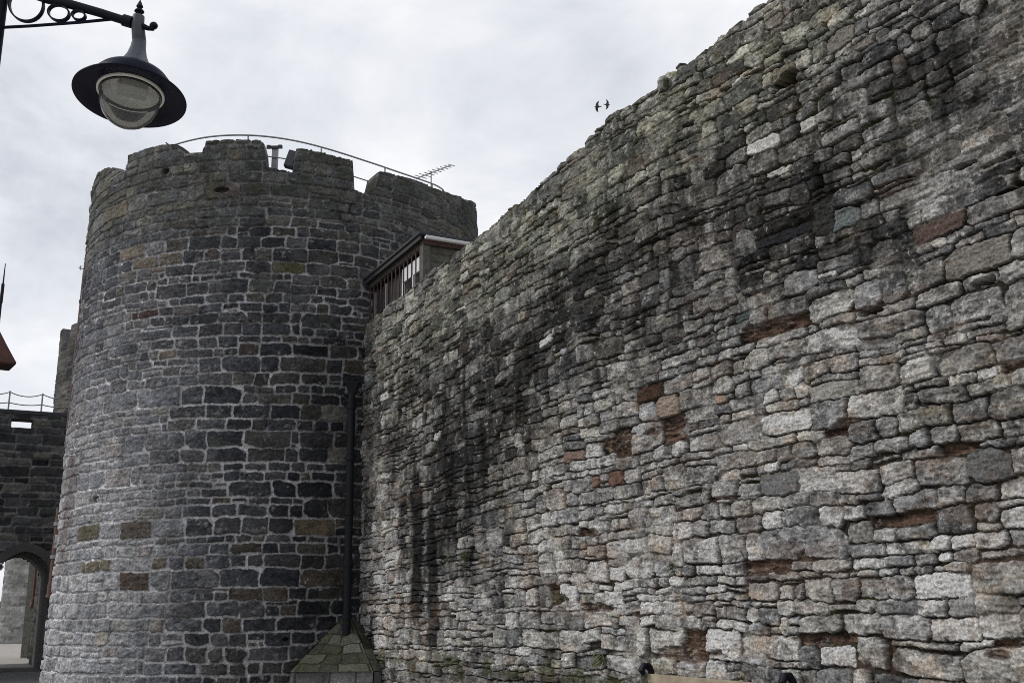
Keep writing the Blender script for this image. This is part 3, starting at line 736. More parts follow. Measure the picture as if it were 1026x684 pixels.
# ================================================================== CORNER: downpipe and sloped buttress
PY = 19.05
ptop = at(352.5, 392, PY); pbot = at(350, 622, PY)
pipe = empty('downpipe', (ptop.x, PY, 0)); tag(pipe, 'tall black cast iron downpipe in the corner between tower and wall', 'drainpipe')
L = lambda v_: v_ - pipe.location
m_ = MB(); m_.tube([(0, 0, pbot.z - .25), (0, 0, ptop.z)], .074, 14); m_.build('pipe', M_pipe, pipe, True)
for f in (.02, .24, .46, .70, .93):
    z_ = pbot.z + (ptop.z - pbot.z) * f
    m_ = MB(); m_.tube([(0, 0, z_ - .05), (0, 0, z_ + .05)], .092, 14); m_.box((0, .02, z_), (.27, .02, .035)); m_.build('collar', M_pipe, pipe, True)
m_ = MB(); zt_ = ptop.z
m_.poly([(-.06, -.06, zt_ - .05), (.06, -.06, zt_ - .05), (.06, .06, zt_ - .05), (-.06, .06, zt_ - .05), (-.10, -.11, zt_ + .14), (.14, -.11, zt_ + .14), (.14, .1, zt_ + .14), (-.10, .1, zt_ + .14)],
        [(3, 2, 1, 0), (0, 1, 5, 4), (1, 2, 6, 5), (2, 3, 7, 6), (3, 0, 4, 7), (4, 5, 6, 7)])
m_.box((.02, 0, zt_ + .155), (.27, .24, .03)); m_.build('hopper', M_pipe, pipe)
m_ = MB(); m_.tube([(-.05, 0, zt_ - .22), (-.12, .05, zt_ - .12), (-.16, .25, zt_ - .02), (-.16, .5, zt_)], .035, 10); m_.build('side_inlet', M_pipe, pipe, True)

# buttress: sloped pyramid of mossy slabs on a low stone base (small masonry grid per face)
apex = at(349, 616, 19.45); bl_ = at(291, 673, 18.6); br_ = at(374, 673, 18.2); bl2 = at(283, 640, 19.0); 
zb = (bl_.z + br_.z) / 2
butt = empty('corner_buttress', (apex.x, 18.7, 0)); tag(butt, 'mossy sloped stone buttress filling the corner at the foot of the downpipe', 'buttress')
L = lambda v_: v_ - butt.location
def face_grid(quads, seed, coursez, colset, name, slabby=True):
    pass
def bilinear(p00, p10, p11, p01, U_, V_):
    return (p00[None, None] * ((1 - U_) * (1 - V_))[..., None] + p10[None, None] * (U_ * (1 - V_))[..., None] + p11[None, None] * (U_ * V_)[..., None] + p01[None, None] * ((1 - U_) * V_)[..., None])
def quad_masonry(name, p00, p10, p11, p01, parent, seed, lay, mtl, cols, mortar, step_=.02, flat=0., disp=.02, moss_=0., invert=False, wps=(.02, .015, .005), keepf=None, posthook=None):
    p00, p10, p11, p01 = [np.array(q_, dtype=np.float32) for q_ in (p00, p10, p11, p01)]
    Wd = np.linalg.norm(p10 - p00); Hd = max(np.linalg.norm(p01 - p00), np.linalg.norm(p11 - p10))
    u = np.linspace(0, 1, max(6, int(Wd / step_))); v_ = np.linspace(0, 1, max(6, int(Hd / step_)))
    U_, V_ = np.meshgrid(u, v_); Pq = bilinear(p00, p10, p11, p01, U_, V_)
    nrm = np.cross(p10 - p00, (p01 - p00) if np.linalg.norm(p01 - p00) > 1e-3 else (p11 - p10)); nrm /= np.linalg.norm(nrm)
    if invert: nrm = -nrm
    X_ = U_ * Wd; Y_ = V_ * Hd; rc = layout(seed, Wd + .2, Hd + .6, *lay)
    I_, d_, r_, lx_, lz_, R_ = stone_field(X_, Y_ + .05, rc, seed, Wd + .2, Hd + .6, wps)
    rg_ = np.random.default_rng(seed); cs = np.array(cols, dtype=np.float32)[rg_.integers(0, len(cols), len(rc))] * rg_.uniform(.8, 1.25, (len(rc), 1)).astype(np.float32)
    d1 = np.clip((d_ - .006) / np.minimum(.03, r_ * .7), 0, 1); pf = 1 - (1 - d1) ** 2
    a1 = fbm(X_, Y_, seed + 1, .3, 4); a2 = fbm(X_, Y_, seed + 2, .08, 3)
    hh = disp * (rg_.normal(0, .5, len(rc))[I_] * pf + pf + .6 * a1 + .4 * a2)
    Cc = lerp(A(*mortar) + 0 * Pq, cs[I_], smooth(.1, .6, d1)) * (1 + .3 * a1 + .3 * a2)[..., None]
    if moss_: Cc = lerp(Cc, A(.045, .052, .026) + 0 * Cc, np.clip(moss_ + .6 * a1, 0, 1))
    if posthook: Cc = posthook(Pq, Cc)
    kp = None
    if keepf is not None:
        ctr = (Pq[:-1, :-1] + Pq[1:, 1:]) / 2; kp = keepf(ctr)
    Pq = Pq + nrm * hh[..., None]
    return grid_object(name, Pq, np.clip(Cc, .004, .7), mtl, parent, keep=kp)
lay_s = ((.24, .36), (3, 6), (.24, .34), (1.2, 2.6), .0)
cols_b = [(.060, .062, .050), (.085, .085, .070), (.05, .052, .042), (.13, .13, .115)]
Al = L(Vector((apex.x, apex.y, apex.z)))
B0 = L(Vector((bl_.x, bl_.y, zb))); B1 = L(Vector((br_.x, br_.y, zb)))
back_l = L(Vector((bl_.x - .15, bl_.y + 1.0, zb))); back_r = L(Vector((br_.x + .35, br_.y + .9, zb)))
quad_masonry('sloped_top', B0, B1, Al + Vector((.05, -.05, 0)), Al + Vector((-.05, -.05, 0)), butt, 301, lay_s, M_tower, cols_b, (.03, .03, .026), .010, disp=.012, moss_=.38, wps=(.035, .012, .008))
quad_masonry('sloped_top', B1, back_r, Al + Vector((.06, .02, 0)), Al + Vector((.05, -.05, 0)), butt, 302, lay_s, M_tower, cols_b, (.05, .05, .042), .02, disp=.012, moss_=.35)
quad_masonry('sloped_top', back_l, B0, Al + Vector((-.05, -.05, 0)), Al + Vector((-.06, .02, 0)), butt, 303, lay_s, M_tower, cols_b, (.05, .05, .042), .02, disp=.012, moss_=.35)
dn_ = Vector((0, 0, -zb))
I2 = Vector((0, .05, 0))
quad_masonry('base_wall', B0 + dn_ + I2, B1 + dn_ + I2, B1 + I2, B0 + I2, butt, 304, ((.3, .4), (3, 6), (.2, .36), (1, 2.), .0), M_tower, [(.14, .14, .14), (.22, .22, .23), (.09, .09, .09)], (.06, .06, .055), .012, disp=.015)
quad_masonry('base_wall', B1 + dn_ + I2, back_r + dn_ + I2, back_r + I2, B1 + I2, butt, 305, lay_s, M_tower, [(.14, .14, .14), (.22, .22, .23), (.09, .09, .09)], (.06, .06, .055), .02, disp=.015)
quad_masonry('base_wall', back_l + dn_ + I2, B0 + dn_ + I2, B0 + I2, back_l + I2, butt, 306, lay_s, M_tower, [(.14, .14, .14), (.22, .22, .23), (.09, .09, .09)], (.06, .06, .055), .02, disp=.015)

# ================================================================== TIMBER SHELTER ON THE WALL
OFF = -.08                                                     # set back behind the parapet face
s_n, z_n = wall_sz(425, 233.5, OFF); s_f, z_f = wall_sz(366, 286, OFF)
zroof = (z_n + z_f) / 2; print('shelter', s_n, z_n, s_f, z_f)
hut = empty('wall_walk_shelter', tuple(wall_pt(s_n, 5.6, OFF))); hut.rotation_euler = (0, 0, 0)
tag(hut, 'small dark timber shelter with barred window on top of the wall, against the tower', 'shelter')
RH = Matrix((( WD.x, -WN.x, 0), (WD.y, -WN.y, 0), (0, 0, 1)))     # local x along wall (away), y inwards
def H(x_, y_, z_): return Vector((WD.x * x_ - WN.x * y_, WD.y * x_ - WN.y * y_, z_ - 5.6))
def hbox(mb, x0, x1, y0, y1, z0, z1, bev=0):
    mb.box(H((x0 + x1) / 2, (y0 + y1) / 2, (z0 + z1) / 2), (abs(x1 - x0), abs(y1 - y0), abs(z1 - z0)), RH, bev)
LEN = s_f - s_n + .6; DP = 1.75; zb0 = 5.6
zn = z_n
m_ = MB(); hbox(m_, -.10, LEN, -.12, DP + .1, zn - .045, zn, .004); m_.build('roof', M_roof, hut)
m_ = MB(); hbox(m_, -.055, LEN, -.085, -.055, zn - .13, zn - .048); m_.build('fascia', M_roof, hut)
m_ = MB(); hbox(m_, 0, .14, 0, .14, zb0, zn - .05, .006); m_.build('corner_post', M_greywood, hut)
m_ = MB(); hbox(m_, 0.14, LEN, .02, .10, zn - .20, zn - .05); m_.build('head_rail', M_greywood, hut)
for k, z_ in enumerate(np.arange(zb0 + .6, zn - .07, .155)):
    pass
m_ = MB()
z_ = zb0 + .3
while z_ < zn - .2:
    hbox(m_, .035 + .006 * ((z_ * 7) % 1), .065, .14, DP - .05, z_, z_ + .148, .004); z_ += .155
m_.build('end_boarding', M_greywood, hut)
m_ = MB(); hbox(m_, 0, .12, DP - .12, DP, zb0, zn - .05); m_.build('corner_post', M_greywood, hut)
# gutter, white, along the near end
m_ = MB(); g0, g1 = H(-.10, -.02, zn - .09), H(-.10, DP + .05, zn - .10)
seg_ = 8; vv = []
for e_ in (g0, g1):
    for k in range(seg_ + 1):
        t_ = pi * k / seg_; vv.append(e_ + Vector((WD.x, WD.y, 0)) * (-.05 + .05 * cos(t_)) - Vector((0, 0, 1)) * .055 * sin(t_))
m_.poly(vv, [(k, k + 1, seg_ + 2 + k, seg_ + 1 + k) for k in range(seg_)] + [tuple(range(seg_ + 1)), tuple(range(seg_ + 1, 2 * seg_ + 2))[::-1]])
m_.build('gutter', M_white, hut, True)
m_ = MB(); hbox(m_, -.04, -.005, 0, DP, zn - .20, zn - .05); m_.build('end_fascia', M_brownwood, hut)
# white framed window behind the bars, then plain bars all along the front
wx0, wx1 = .22, 1.62
zs0 = zn - 1.75
win = MB()
for x_ in (wx0, wx0 + .50, wx0 + .98):
    hbox(win, x_, x_ + .07, .10, .14, zs0, zn - .28)
hbox(win, wx0, wx0 + 1.05, .10, .14, zs0, zs0 + .07); hbox(win, wx0, wx0 + 1.05, .10, .14, zn - .55, zn - .28)
hbox(win, wx0, wx0 + 1.05, .10, .14, zs0 + .02, zs0 + .36)
wo = win.build('window_frame', M_white, hut)
m_ = MB(); hbox(m_, wx0, wx0 + 1.05, .145, .15, zs0, zn - .3); m_.build('pane', M_glasspane, wo)
x_ = .20; bars = []
while x_ < LEN:
    m_ = MB(); hbox(m_, x_, x_ + .022, .02, .040, zb0, zn - .13); m_.build('bar', M_brownwood, hut); x_ += .20
for z_ in (zn - .95, zn - 1.35):
    m_ = MB(); hbox(m_, .14, LEN, .036, .06, z_, z_ + .05); m_.build('rail', M_brownwood, hut)
m_ = MB(); hbox(m_, 2.1, 2.16, .10, .14, zb0, zn - .3); hbox(m_, 2.75, 2.81, .10, .14, zb0, zn - .3); m_.build('mullion', M_post, hut)
m_ = MB(); hbox(m_, 1.3, LEN, .16, .2, zb0, zn - .26); m_.build('back_boarding', M_roof, hut)
m_ = MB(); hbox(m_, 0, LEN, DP - .04, DP, zb0, zn - .05); m_.build('rear_wall', M_greywood, hut)

# ================================================================== GATE WALL with arch
GD = 33.0; GAZ = radians(61)
gp0 = at(22, 560, GD * cos(radians(25))); G0 = Vector((gp0.x, gp0.y, 0))
GW = Vector((sin(GAZ), cos(GAZ), 0)); GI = Vector((-cos(GAZ), sin(GAZ), 0))      # along, and inwards (away from viewer)
if GI.y < 0: GI = -GI
def gate_uz(x_, y_):
    d_ = ray(x_, y_); nn = GI; t_ = nn.dot(G0 - Vector((0, 0, EYE))) / nn.dot(d_); p_ = Vector((0, 0, EYE)) + d_ * t_
    return (p_ - G0).dot(GW), p_.z
arch_c, _ = gate_uz(21, 600); hw = gate_uz(48, 600)[0] - arch_c; zap = gate_uz(21, 552)[1]; zsp = zap - hw * 1.05
g_top = gate_uz(30, 415)[1]; print('gate', arch_c, hw, zap, g_top, gate_uz(0, 412), gate_uz(64, 418))
o1 = gate_uz(12, 419); o2 = gate_uz(32, 429.5)
U0, U1 = -9.0, 5.5
gate = empty('gate_wall', (G0.x, G0.y, 0)); tag(gate, 'shaded stone wall with a pointed archway and a small square opening, beyond the tower', 'wall', kind='thing')
def in_arch(u, z):
    x_ = np.abs(u - arch_c); rA = hw * 1.25; cx_ = hw - rA       # slightly pointed two-centred arch
    zz_ = np.clip(z - zsp, 0, None)
    lim = cx_ + np.sqrt(np.clip(rA ** 2 - (zz_ * (np.sqrt(rA ** 2 - cx_ ** 2) / (zap - zsp))) ** 2, 0, None))
    return (x_ < lim) & (z < zap)
def in_open(u, z): return (u > o1[0]) & (u < o2[0]) & (z < o1[1]) & (z > o2[1])
def gkeep(ctr):
    u = ctr[..., 0] * GW.x + ctr[..., 1] * GW.y
    return ~(in_arch(u, ctr[..., 2]) | in_open(u, ctr[..., 2]))
shaded_cols = [(.034, .035, .038), (.060, .061, .065), (.024, .024, .026), (.085, .083, .078), (.042, .043, .044)]  # stone colours darkened to carry the shadow this wall stands in
lay_g = ((.2, .45), (2, 6), (.16, .26), (1.3, 3.2), .08)
TK = 3.6
quad_masonry('front_face', GW * U0, GW * U1, GW * U1 + Vector((0, 0, g_top)), GW * U0 + Vector((0, 0, g_top)), gate, 401, lay_g, M_far, shaded_cols, (.15, .148, .14), .03, disp=.05, keepf=gkeep)
quad_masonry('rear_face', GI * TK + GW * U1, GI * TK + GW * U0, GI * TK + GW * U0 + Vector((0, 0, g_top - 1.0)), GI * TK + GW * U1 + Vector((0, 0, g_top - 1.0)), gate, 402, lay_g, M_far, shaded_cols, (.085, .083, .078), .06, disp=.02, keepf=gkeep)
m_ = MB()
m_.poly([GW * U0 + GI * .55 + Vector((0, 0, g_top)), GW * U1 + GI * .55 + Vector((0, 0, g_top)), GW * U1 + GI * .55 + Vector((0, 0, g_top - 1)), GW * U0 + GI * .55 + Vector((0, 0, g_top - 1)), GW * U0 + GI * TK + Vector((0, 0, g_top - 1)), GW * U1 + GI * TK + Vector((0, 0, g_top - 1))], [(3, 2, 5, 4)])
m_.build('wall_walk', M_coping, gate)
# parapet rear side with the same opening, and the splay of the opening
bmk = MB()
us = [U0, o1[0], o2[0], U1]; zs_ = [g_top - 1, o2[1], o1[1], g_top]
for i_ in range(3):
    for j_ in range(3):
        if i_ == 1 and j_ == 1: continue
        a_, b_, c_, d_ = us[i_], us[i_ + 1], zs_[j_], zs_[j_ + 1]
        bmk.poly([GW * a_ + GI * .55 + Vector((0, 0, c_)), GW * b_ + GI * .55 + Vector((0, 0, c_)), GW * b_ + GI * .55 + Vector((0, 0, d_)), GW * a_ + GI * .55 + Vector((0, 0, d_))], [(0, 1, 2, 3)])
for (a_, c_, b_, d_) in [(o1[0], o2[1], o2[0], o2[1]), (o2[0], o2[1], o2[0], o1[1]), (o2[0], o1[1], o1[0], o1[1]), (o1[0], o1[1], o1[0], o2[1])]:
    bmk.poly([GW * a_ + Vector((0, 0, c_)), GW * b_ + Vector((0, 0, d_)), GW * b_ + GI * .55 + Vector((0, 0, d_)), GW * a_ + GI * .55 + Vector((0, 0, c_))], [(0, 1, 2, 3)])
bmk.build('parapet_back', M_roof, gate)
m_ = MB(); m_.box(GW * ((U0 + U1) / 2) + GI * .27 + Vector((0, 0, g_top + .05)), (U1 - U0, .66, .11), Matrix(((GW.x, GI.x, 0), (GW.y, GI.y, 0), (0, 0, 1))), .01); m_.build('coping', M_roof, gate)
# soffit and jambs of the passage
arc = [(arch_c + hw, 0), (arch_c + hw, zsp)]
rA = hw * 1.25; cx_ = hw - rA; kz = (zap - zsp) / sqrt(rA ** 2 - cx_ ** 2)
for k in range(1, 17):
    zz_ = (zap - zsp) * k / 16; lim = cx_ + sqrt(max(rA ** 2 - (zz_ / kz) ** 2, 0)); arc.append((arch_c + lim, zsp + zz_))
arc += [(2 * arch_c - u_, z_) for u_, z_ in arc[::-1][1:]]
m_ = MB(); vv = []
for u_, z_ in arc: vv += [GW * u_ + Vector((0, 0, z_)) - GI * .03, GW * u_ + Vector((0, 0, z_)) + GI * TK]
m_.poly(vv, [(2 * k, 2 * k + 1, 2 * k + 3, 2 * k + 2) for k in range(len(arc) - 1)])
M_dkstone = mat('dark_passage_stone', (.030, .030, .031), .9, col2=(.06, .058, .055), nscale=3, bump=.6, bscale=8)
m_.build('archway_lining', M_dkstone, gate)
# raised ring of arch stones
m_ = MB(); vv = []
for k, (u_, z_) in enumerate(arc[1:-1]):
    cu, cz_ = arch_c, zsp - .1
    n_ = Vector((u_ - cu, z_ - cz_)).normalized() * .24
    vv += [GW * u_ + Vector((0, 0, z_)) - GI * .09, GW * (u_ + n_.x) + Vector((0, 0, z_ + n_.y)) - GI * .09, GW * (u_ + n_.x) + Vector((0, 0, z_ + n_.y)) + GI * .1, GW * u_ + Vector((0, 0, z_)) + GI * .1]
na = len(arc) - 2; fs = []
for k in range(na - 1):
    for j in range(4): fs.append((4 * k + j, 4 * k + (j + 1) % 4, 4 * k + 4 + (j + 1) % 4, 4 * k + 4 + j))
fs += [(3, 2, 1, 0), (4 * na - 4, 4 * na - 3, 4 * na - 2, 4 * na - 1)]
m_.poly(vv, fs); m_.build('arch_ring', M_dkstone, gate)

# railing on the gate wall
gr0 = empty('gate_railing', (G0.x + GI.x * 1.0, G0.y + GI.y * 1.0, g_top - 1.0)); tag(gr0, 'sagging two-rail metal railing on top of the dark gate wall', 'railing')
def gu(x_, y_):
    d_ = ray(x_, y_); o_ = G0 + GI * 1.0; t_ = GI.dot(o_ - Vector((0, 0, EYE))) / GI.dot(d_); p_ = Vector((0, 0, EYE)) + d_ * t_
    return (p_ - o_).dot(GW), p_.z - (g_top - 1.0)
ph = []
for x_ in (-120, -87, -56, -23, 10, 43, 76):
    u_, z_ = gu(x_, 393.5); zt_ = gu(10, 392.5)[1]; ph.append(u_)
    m_ = MB(); m_.tube([GW * u_, GW * u_ + Vector((0, 0, zt_ + .03))], .025, 8); m_.build('post', M_galv, gr0)
for dz, sag in ((0, .11), (-.33, .05)):
    pts_ = []
    for a_, b_ in zip(ph[:-1], ph[1:]):
        for k in range(8):
            f = k / 8; pts_.append(GW * (a_ + (b_ - a_) * f) + Vector((0, 0, zt_ + dz - sag * 4 * f * (1 - f))))
    m_ = MB(); m_.tube(pts_, .017, 6); m_.build('rail', M_galv, gr0)

# little hexagonal sign at the arch
u_, z_ = gate_uz(-1, 568)
sg = empty('hanging_sign', tuple(G0 + GW * u_ - GI * .35 + Vector((0, 0, z_)))); tag(sg, 'little hexagonal sign with white outline beside the archway', 'sign')
RG = Matrix(((GW.x, GI.x, 0), (GW.y, GI.y, 0), (0, 0, 1)))
def hexa(rad_, y_, t_):
    mb = MB(); vv = [RG @ Vector((rad_ * cos(pi / 3 * k), y_, rad_ * sin(pi / 3 * k))) for k in range(6)] + [RG @ Vector((rad_ * cos(pi / 3 * k), y_ + t_, rad_ * sin(pi / 3 * k))) for k in range(6)]
    mb.poly(vv, [tuple(range(6)), tuple(range(6, 12))[::-1]] + [(k, (k + 1) % 6, 6 + (k + 1) % 6, 6 + k) for k in range(6)]); return mb
hexa(.115, 0, .02).build('border', M_white, sg); hexa(.085, -.006, .02).build('panel', M_black, sg)
m_ = MB(); m_.tube([(0, 0, 0), RG @ Vector((0, .35, 0))], .015, 6); m_.build('arm', M_iron, sg)

# gatehouse tower behind, round towers beyond
def far_tower(name, label, cx_, cy_, rad_, hgt, cols, mortar, seed, step_=.06, notch=False):
    o = empty(name, (cx_, cy_, 0)); tag(o, label, 'tower')
    an = np.linspace(-pi, pi, int(2 * pi * rad_ / step_))[:-1]; z_ = np.arange(0, hgt + step_, step_)
    Aq, Zq = np.meshgrid(an, z_); top = hgt + .06 * vnoise(an * rad_, an * 0, seed, .4)
    if notch: top = top - .55 * (np.mod(an * rad_ + .5, 2.0) < .7)
    Zq = np.minimum(Zq, top[None])
    X_ = (Aq + pi) * rad_; rc = layout(seed, 2 * pi * rad_ + .2, hgt + 1, (.2, .45), (2, 6), (.16, .28), (1.2, 3), .05)
    I_, d_, r_, lx_, lz_, R_ = stone_field(X_, Zq, rc, seed, 2 * pi * rad_ + .2, hgt + 1, (.02, .02, .005))
    rg_ = np.random.default_rng(seed); cs = np.array(cols, dtype=np.float32)[rg_.integers(0, len(cols), len(rc))] * rg_.uniform(.75, 1.25, (len(rc), 1)).astype(np.float32)
    d1 = np.clip((d_ - .004) / .03, 0, 1); a1 = fbm(X_, Zq, seed + 1, .5, 4)
    Cc = lerp(A(*mortar) + np.zeros(Aq.shape + (3,)), cs[I_], smooth(.1, .6, d1)) * (1 + .45 * a1)[..., None]
    rr_ = rad_ + .03 * d1 + .03 * a1
    Pq = np.stack([rr_ * np.cos(Aq), rr_ * np.sin(Aq), Zq], -1)
    e1 = np.stack([(rad_ - .5) * np.cos(an), (rad_ - .5) * np.sin(an), top], -1); e2 = e1.copy(); e2[:, 2] = hgt - .8
    e3 = e2 * np.array([.001, .001, 1])
    Pq = np.concatenate([Pq, e1[None], e2[None], e3[None]], 0); Cc = np.concatenate([Cc, Cc[-1:], Cc[-1:], Cc[-1:]], 0)
    grid_object('drum', Pq.astype(np.float32), np.clip(Cc, .004, .7), M_far, o, cols_closed=True)
    return o
mid_cols = [(.060, .059, .056), (.045, .046, .05), (.08, .077, .07), (.10, .098, .093)]
# left silhouette at photo x 52..60
dl = 36.0; pL = at(53, 420, dl * cos(radians(24))); rad_ = 2.6; dl = 38.0; pL = at(53, 420, dl * cos(radians(24)))
perp = Vector((pL.y, -pL.x, 0)).normalized(); cc = Vector((pL.x, pL.y, 0)) + perp * rad_
hz = at(64, 333, dl * cos(radians(24))).z
far_tower('gatehouse_tower', 'narrow grey tower rising behind the dark gate wall, half hidden by the big tower', cc.x, cc.y, rad_, hz, mid_cols, (.12, .118, .11), 501, .05, True)
pF = at(17, 640, 60)
far_tower('far_round_tower', 'pale grey round tower seen through the archway', pF.x, pF.y, 1.0, 6.5, [(.20, .20, .195), (.26, .255, .245), (.16, .16, .16)], (.28, .275, .26), 511, .08)
# stone wall just beyond the passage, with its own rusty pipe
q0 = at(28.5, 640, 39); q1 = at(52, 640, 40.5)
sw_ = empty('side_wall', (q0.x, q0.y, 0)); tag(sw_, 'stretch of pale stone wall just beyond the archway, on its right', 'wall', kind='thing')
dv = Vector((q1.x - q0.x, q1.y - q0.y, 0)); hsw = at(34, 592, 39).z + 2
quad_masonry('face', (0, 0, 0), dv, dv + Vector((0, 0, hsw)), (0, 0, hsw), sw_, 521, lay_g, M_far, [(.17, .165, .15), (.22, .215, .20), (.12, .12, .115)], (.24, .235, .22), .05, disp=.02)
m_ = MB(); m_.box(dv * .5 + Vector((0, .45, hsw / 2)), (dv.length * .98, .7, hsw)); m_.build('core', M_coping, sw_)
pq = at(34, 600, 38.8); dp2 = empty('wall_pipe', (pq.x, pq.y, 0)); tag(dp2, 'rusty brown pipe on the wall seen through the archway', 'drainpipe')
m_ = MB(); m_.tube([(0, 0, at(34, 606, 38.8).z), (0, 0, 4.6)], .11, 8); m_.build('pipe', M_rust, dp2); 
m_ = MB(); m_.tube([(0, 0, at(34, 606, 38.8).z + .1), (-.04, -.05, at(34, 606, 38.8).z - .10)], .12, 8); m_.build('shoe', M_rust, dp2)
# low pale building left of the far tower
pb2 = at(1, 610, 120)
hb = empty('far_building', (pb2.x - 4, pb2.y, 0)); tag(hb, 'low dark-fronted pale building far away beyond the archway', 'building')
zt_ = at(1, 606, 120).z
m_ = MB(); m_.box((0, 4, zt_ / 2), (18, 8, zt_)); m_.build('walls', M_coping, hb)
m_ = MB(); m_.poly([(-9.2, -.2, zt_), (9.2, -.2, zt_), (9.2, 8.2, zt_), (-9.2, 8.2, zt_), (-9.2, 4, zt_ + .5), (9.2, 4, zt_ + .5)], [(0, 1, 5, 4), (2, 3, 4, 5), (0, 4, 3), (1, 2, 5)]); m_.build('roof', M_roof, hb)
for k in range(5):
    m_ = MB(); m_.box((-7 + 3.4 * k, -.03, 1.1), (1.1, .1, 1.1)); m_.build('window', M_glasspane, hb)

# road in front of the gate (dark) laid on the pale ground
m_ = MB()
rd = [at(-200, 656, 39), at(60, 656, 39)]
def g2(u_, v_): p_ = G0 + GW * u_ + GI * v_; return (p_.x, p_.y, .004)
m_.poly([g2(-14, TK + 2.2), g2(14, TK + 2.2), g2(14, -14), g2(-14, -14)], [(0, 1, 2, 3)])
tag(m_.build('road', M_asphalt), kind='structure')

# turret with a pointed tiled roof, only the roof's corner shows
Yt = 27.0
tip = at(18.5, 364, Yt); ap = at(2.0, 336, Yt); 
slope_h = ap.z - tip.z
rw = (tip.x - at(-10, 364, Yt).x)
tr = empty('pointed_canopy', (at(-6, 364, Yt).x, Yt, 0)); cx_ = tr.location.x
rad_t = tip.x - cx_
# the hip from tip to apex continues to the axis
gx = (ap.z - tip.z) / (tip.x - ap.x); zap2 = tip.z + gx * rad_t
tag(tr, 'dark red pointed canopy top with a thin spire, above the gate wall railing', 'canopy')
zt_ = tip.z
m_ = MB(); m_.lathe([(rad_t, zt_), (rad_t * .5, zt_ + (zap2 - zt_) * .5), (.02, zap2)], 4, Matrix.Rotation(-.15, 4, 'Z')); m_.lathe([(rad_t, zt_), (rad_t * .98, zt_ - .05), (.02, zt_ - .05)], 4, Matrix.Rotation(-.15, 4, 'Z')); m_.build('roof', M_tile, tr)
m_ = MB(); m_.lathe([(rad_t * .1, 0), (rad_t * .1, zt_ - .04)], 24); m_.build('pole', M_iron, tr)
sp_top = at(6.5, 264, Yt)
m_ = MB(); m_.tube([(0, 0, zap2 - .1), Vector((0, 0, (zap2 + sp_top.z) / 2)), Vector((0, 0, sp_top.z))], [.04, .03, .012], 8); m_.tube([(0, 0, zap2 + .75), (0, 0, zap2 + 1.3)], .045, 8); m_.build('spire', M_iron, tr)

# ================================================================== BENCH
def wall_frame(s_, off_): return wall_pt(s_, 0, off_)
zB = .84
sL = wall_sz(636, 668, .42)[0]; sR = wall_sz(772, 680, .42)[0]
pL_ = at(636, 668, 1); 
bench = empty('park_bench', tuple(wall_pt((sL + sR) / 2, 0, .42))); tag(bench, 'wooden bench with black iron scroll ends, standing at the foot of the wall', 'bench')
hl = (sL - sR) / 2
zl = wall_sz(636, 663, .42)[1]; zr_ = wall_sz(772, 674, .42)[1]; zB = (zl + zr_) / 2 - .05; print('bench', sL, sR, zl, zr_)
def BL(x_, y_, z_): return Vector((WD.x * x_ + WN.x * y_, WD.y * x_ + WN.y * y_, z_))    # x along wall, y out of the wall
RB = Matrix(((WD.x, WN.x, 0), (WD.y, WN.y, 0), (0, 0, 1)))
for sx in (-1, 1):
    x_ = sx * hl
    fr = MB()
    back = [BL(x_, .06, .0), BL(x_, .08, .25), BL(x_, .10, .42), BL(x_, .04, .6), BL(x_, -.04, zB - .10), BL(x_, -.045, zB - .02), BL(x_, -.01, zB + .03), BL(x_, .045, zB + .03), BL(x_, .075, zB - .01), BL(x_, .05, zB - .045)]
    fr.tube(back, [.03, .03, .03, .03, .032, .034, .036, .036, .034, .026], 10)
    fr.tube([BL(x_, .62, 0), BL(x_, .60, .2), BL(x_, .55, .41), BL(x_, .10, .41)], .02, 8)
    fr.tube([BL(x_, .05, .62), BL(x_, .3, .645), BL(x_, .55, .63), BL(x_, .60, .58), BL(x_, .56, .53)], .02, 8)
    fr.tube([BL(x_, .55, .41), BL(x_, .52, .62)], .016, 8)
    fr.build('iron_end', M_iron, bench, True)
for k in range(4):
    z_ = zB - .085 - k * .10; m_ = MB(); m_.box(BL(0, .0 + .02 * k, z_), (2 * hl - .02, .024, .085), RB, .006); m_.build('back_slat', M_benchwood, bench)
for k in range(5):
    m_ = MB(); m_.box(BL(0, .14 + k * .095, .445), (2 * hl - .02, .08, .028), RB, .006); m_.build('seat_slat', M_benchwood, bench)

# ================================================================== STREET LAMP
LY = 4.75
lc = at(131, 93, LY)                                             # centre of the brim
lamp = empty('street_lamp', (0, 0, 0))
tag(lamp, 'blue-black street lamp with wide brimmed shade and glass bowl on an ornate arm', 'street lamp')
postx = at(-4, 20, LY).x
lamp.location = (postx, LY, 0)
L = lambda v_: v_ - lamp.location
tilt = (Matrix.Rotation(radians(-7), 4, 'X') @ Matrix.Rotation(radians(1.0), 4, 'Y'))
RB_ = .282
def T(): return Matrix.Translation(L(lc)) @ tilt
k_ = RB_
prof_out = [(.50 * k_, -.01 * k_), (.60 * k_, .00), (.8 * k_, -.055 * k_), (.985 * k_, -.105 * k_), (1.0 * k_, -.10 * k_), (1.0 * k_, -.085 * k_), (.98 * k_, -.08 * k_), (.8 * k_, .0), (.70 * k_, .06 * k_), (.69 * k_, .14 * k_), (.68 * k_, .26 * k_), (.62 * k_, .34 * k_), (.46 * k_, .41 * k_), (.33 * k_, .44 * k_), (.27 * k_, .45 * k_)]
m_ = MB(); m_.lathe(prof_out, 72, T()); shade = m_.build('lamp_shade', M_lampblue, lamp, True)
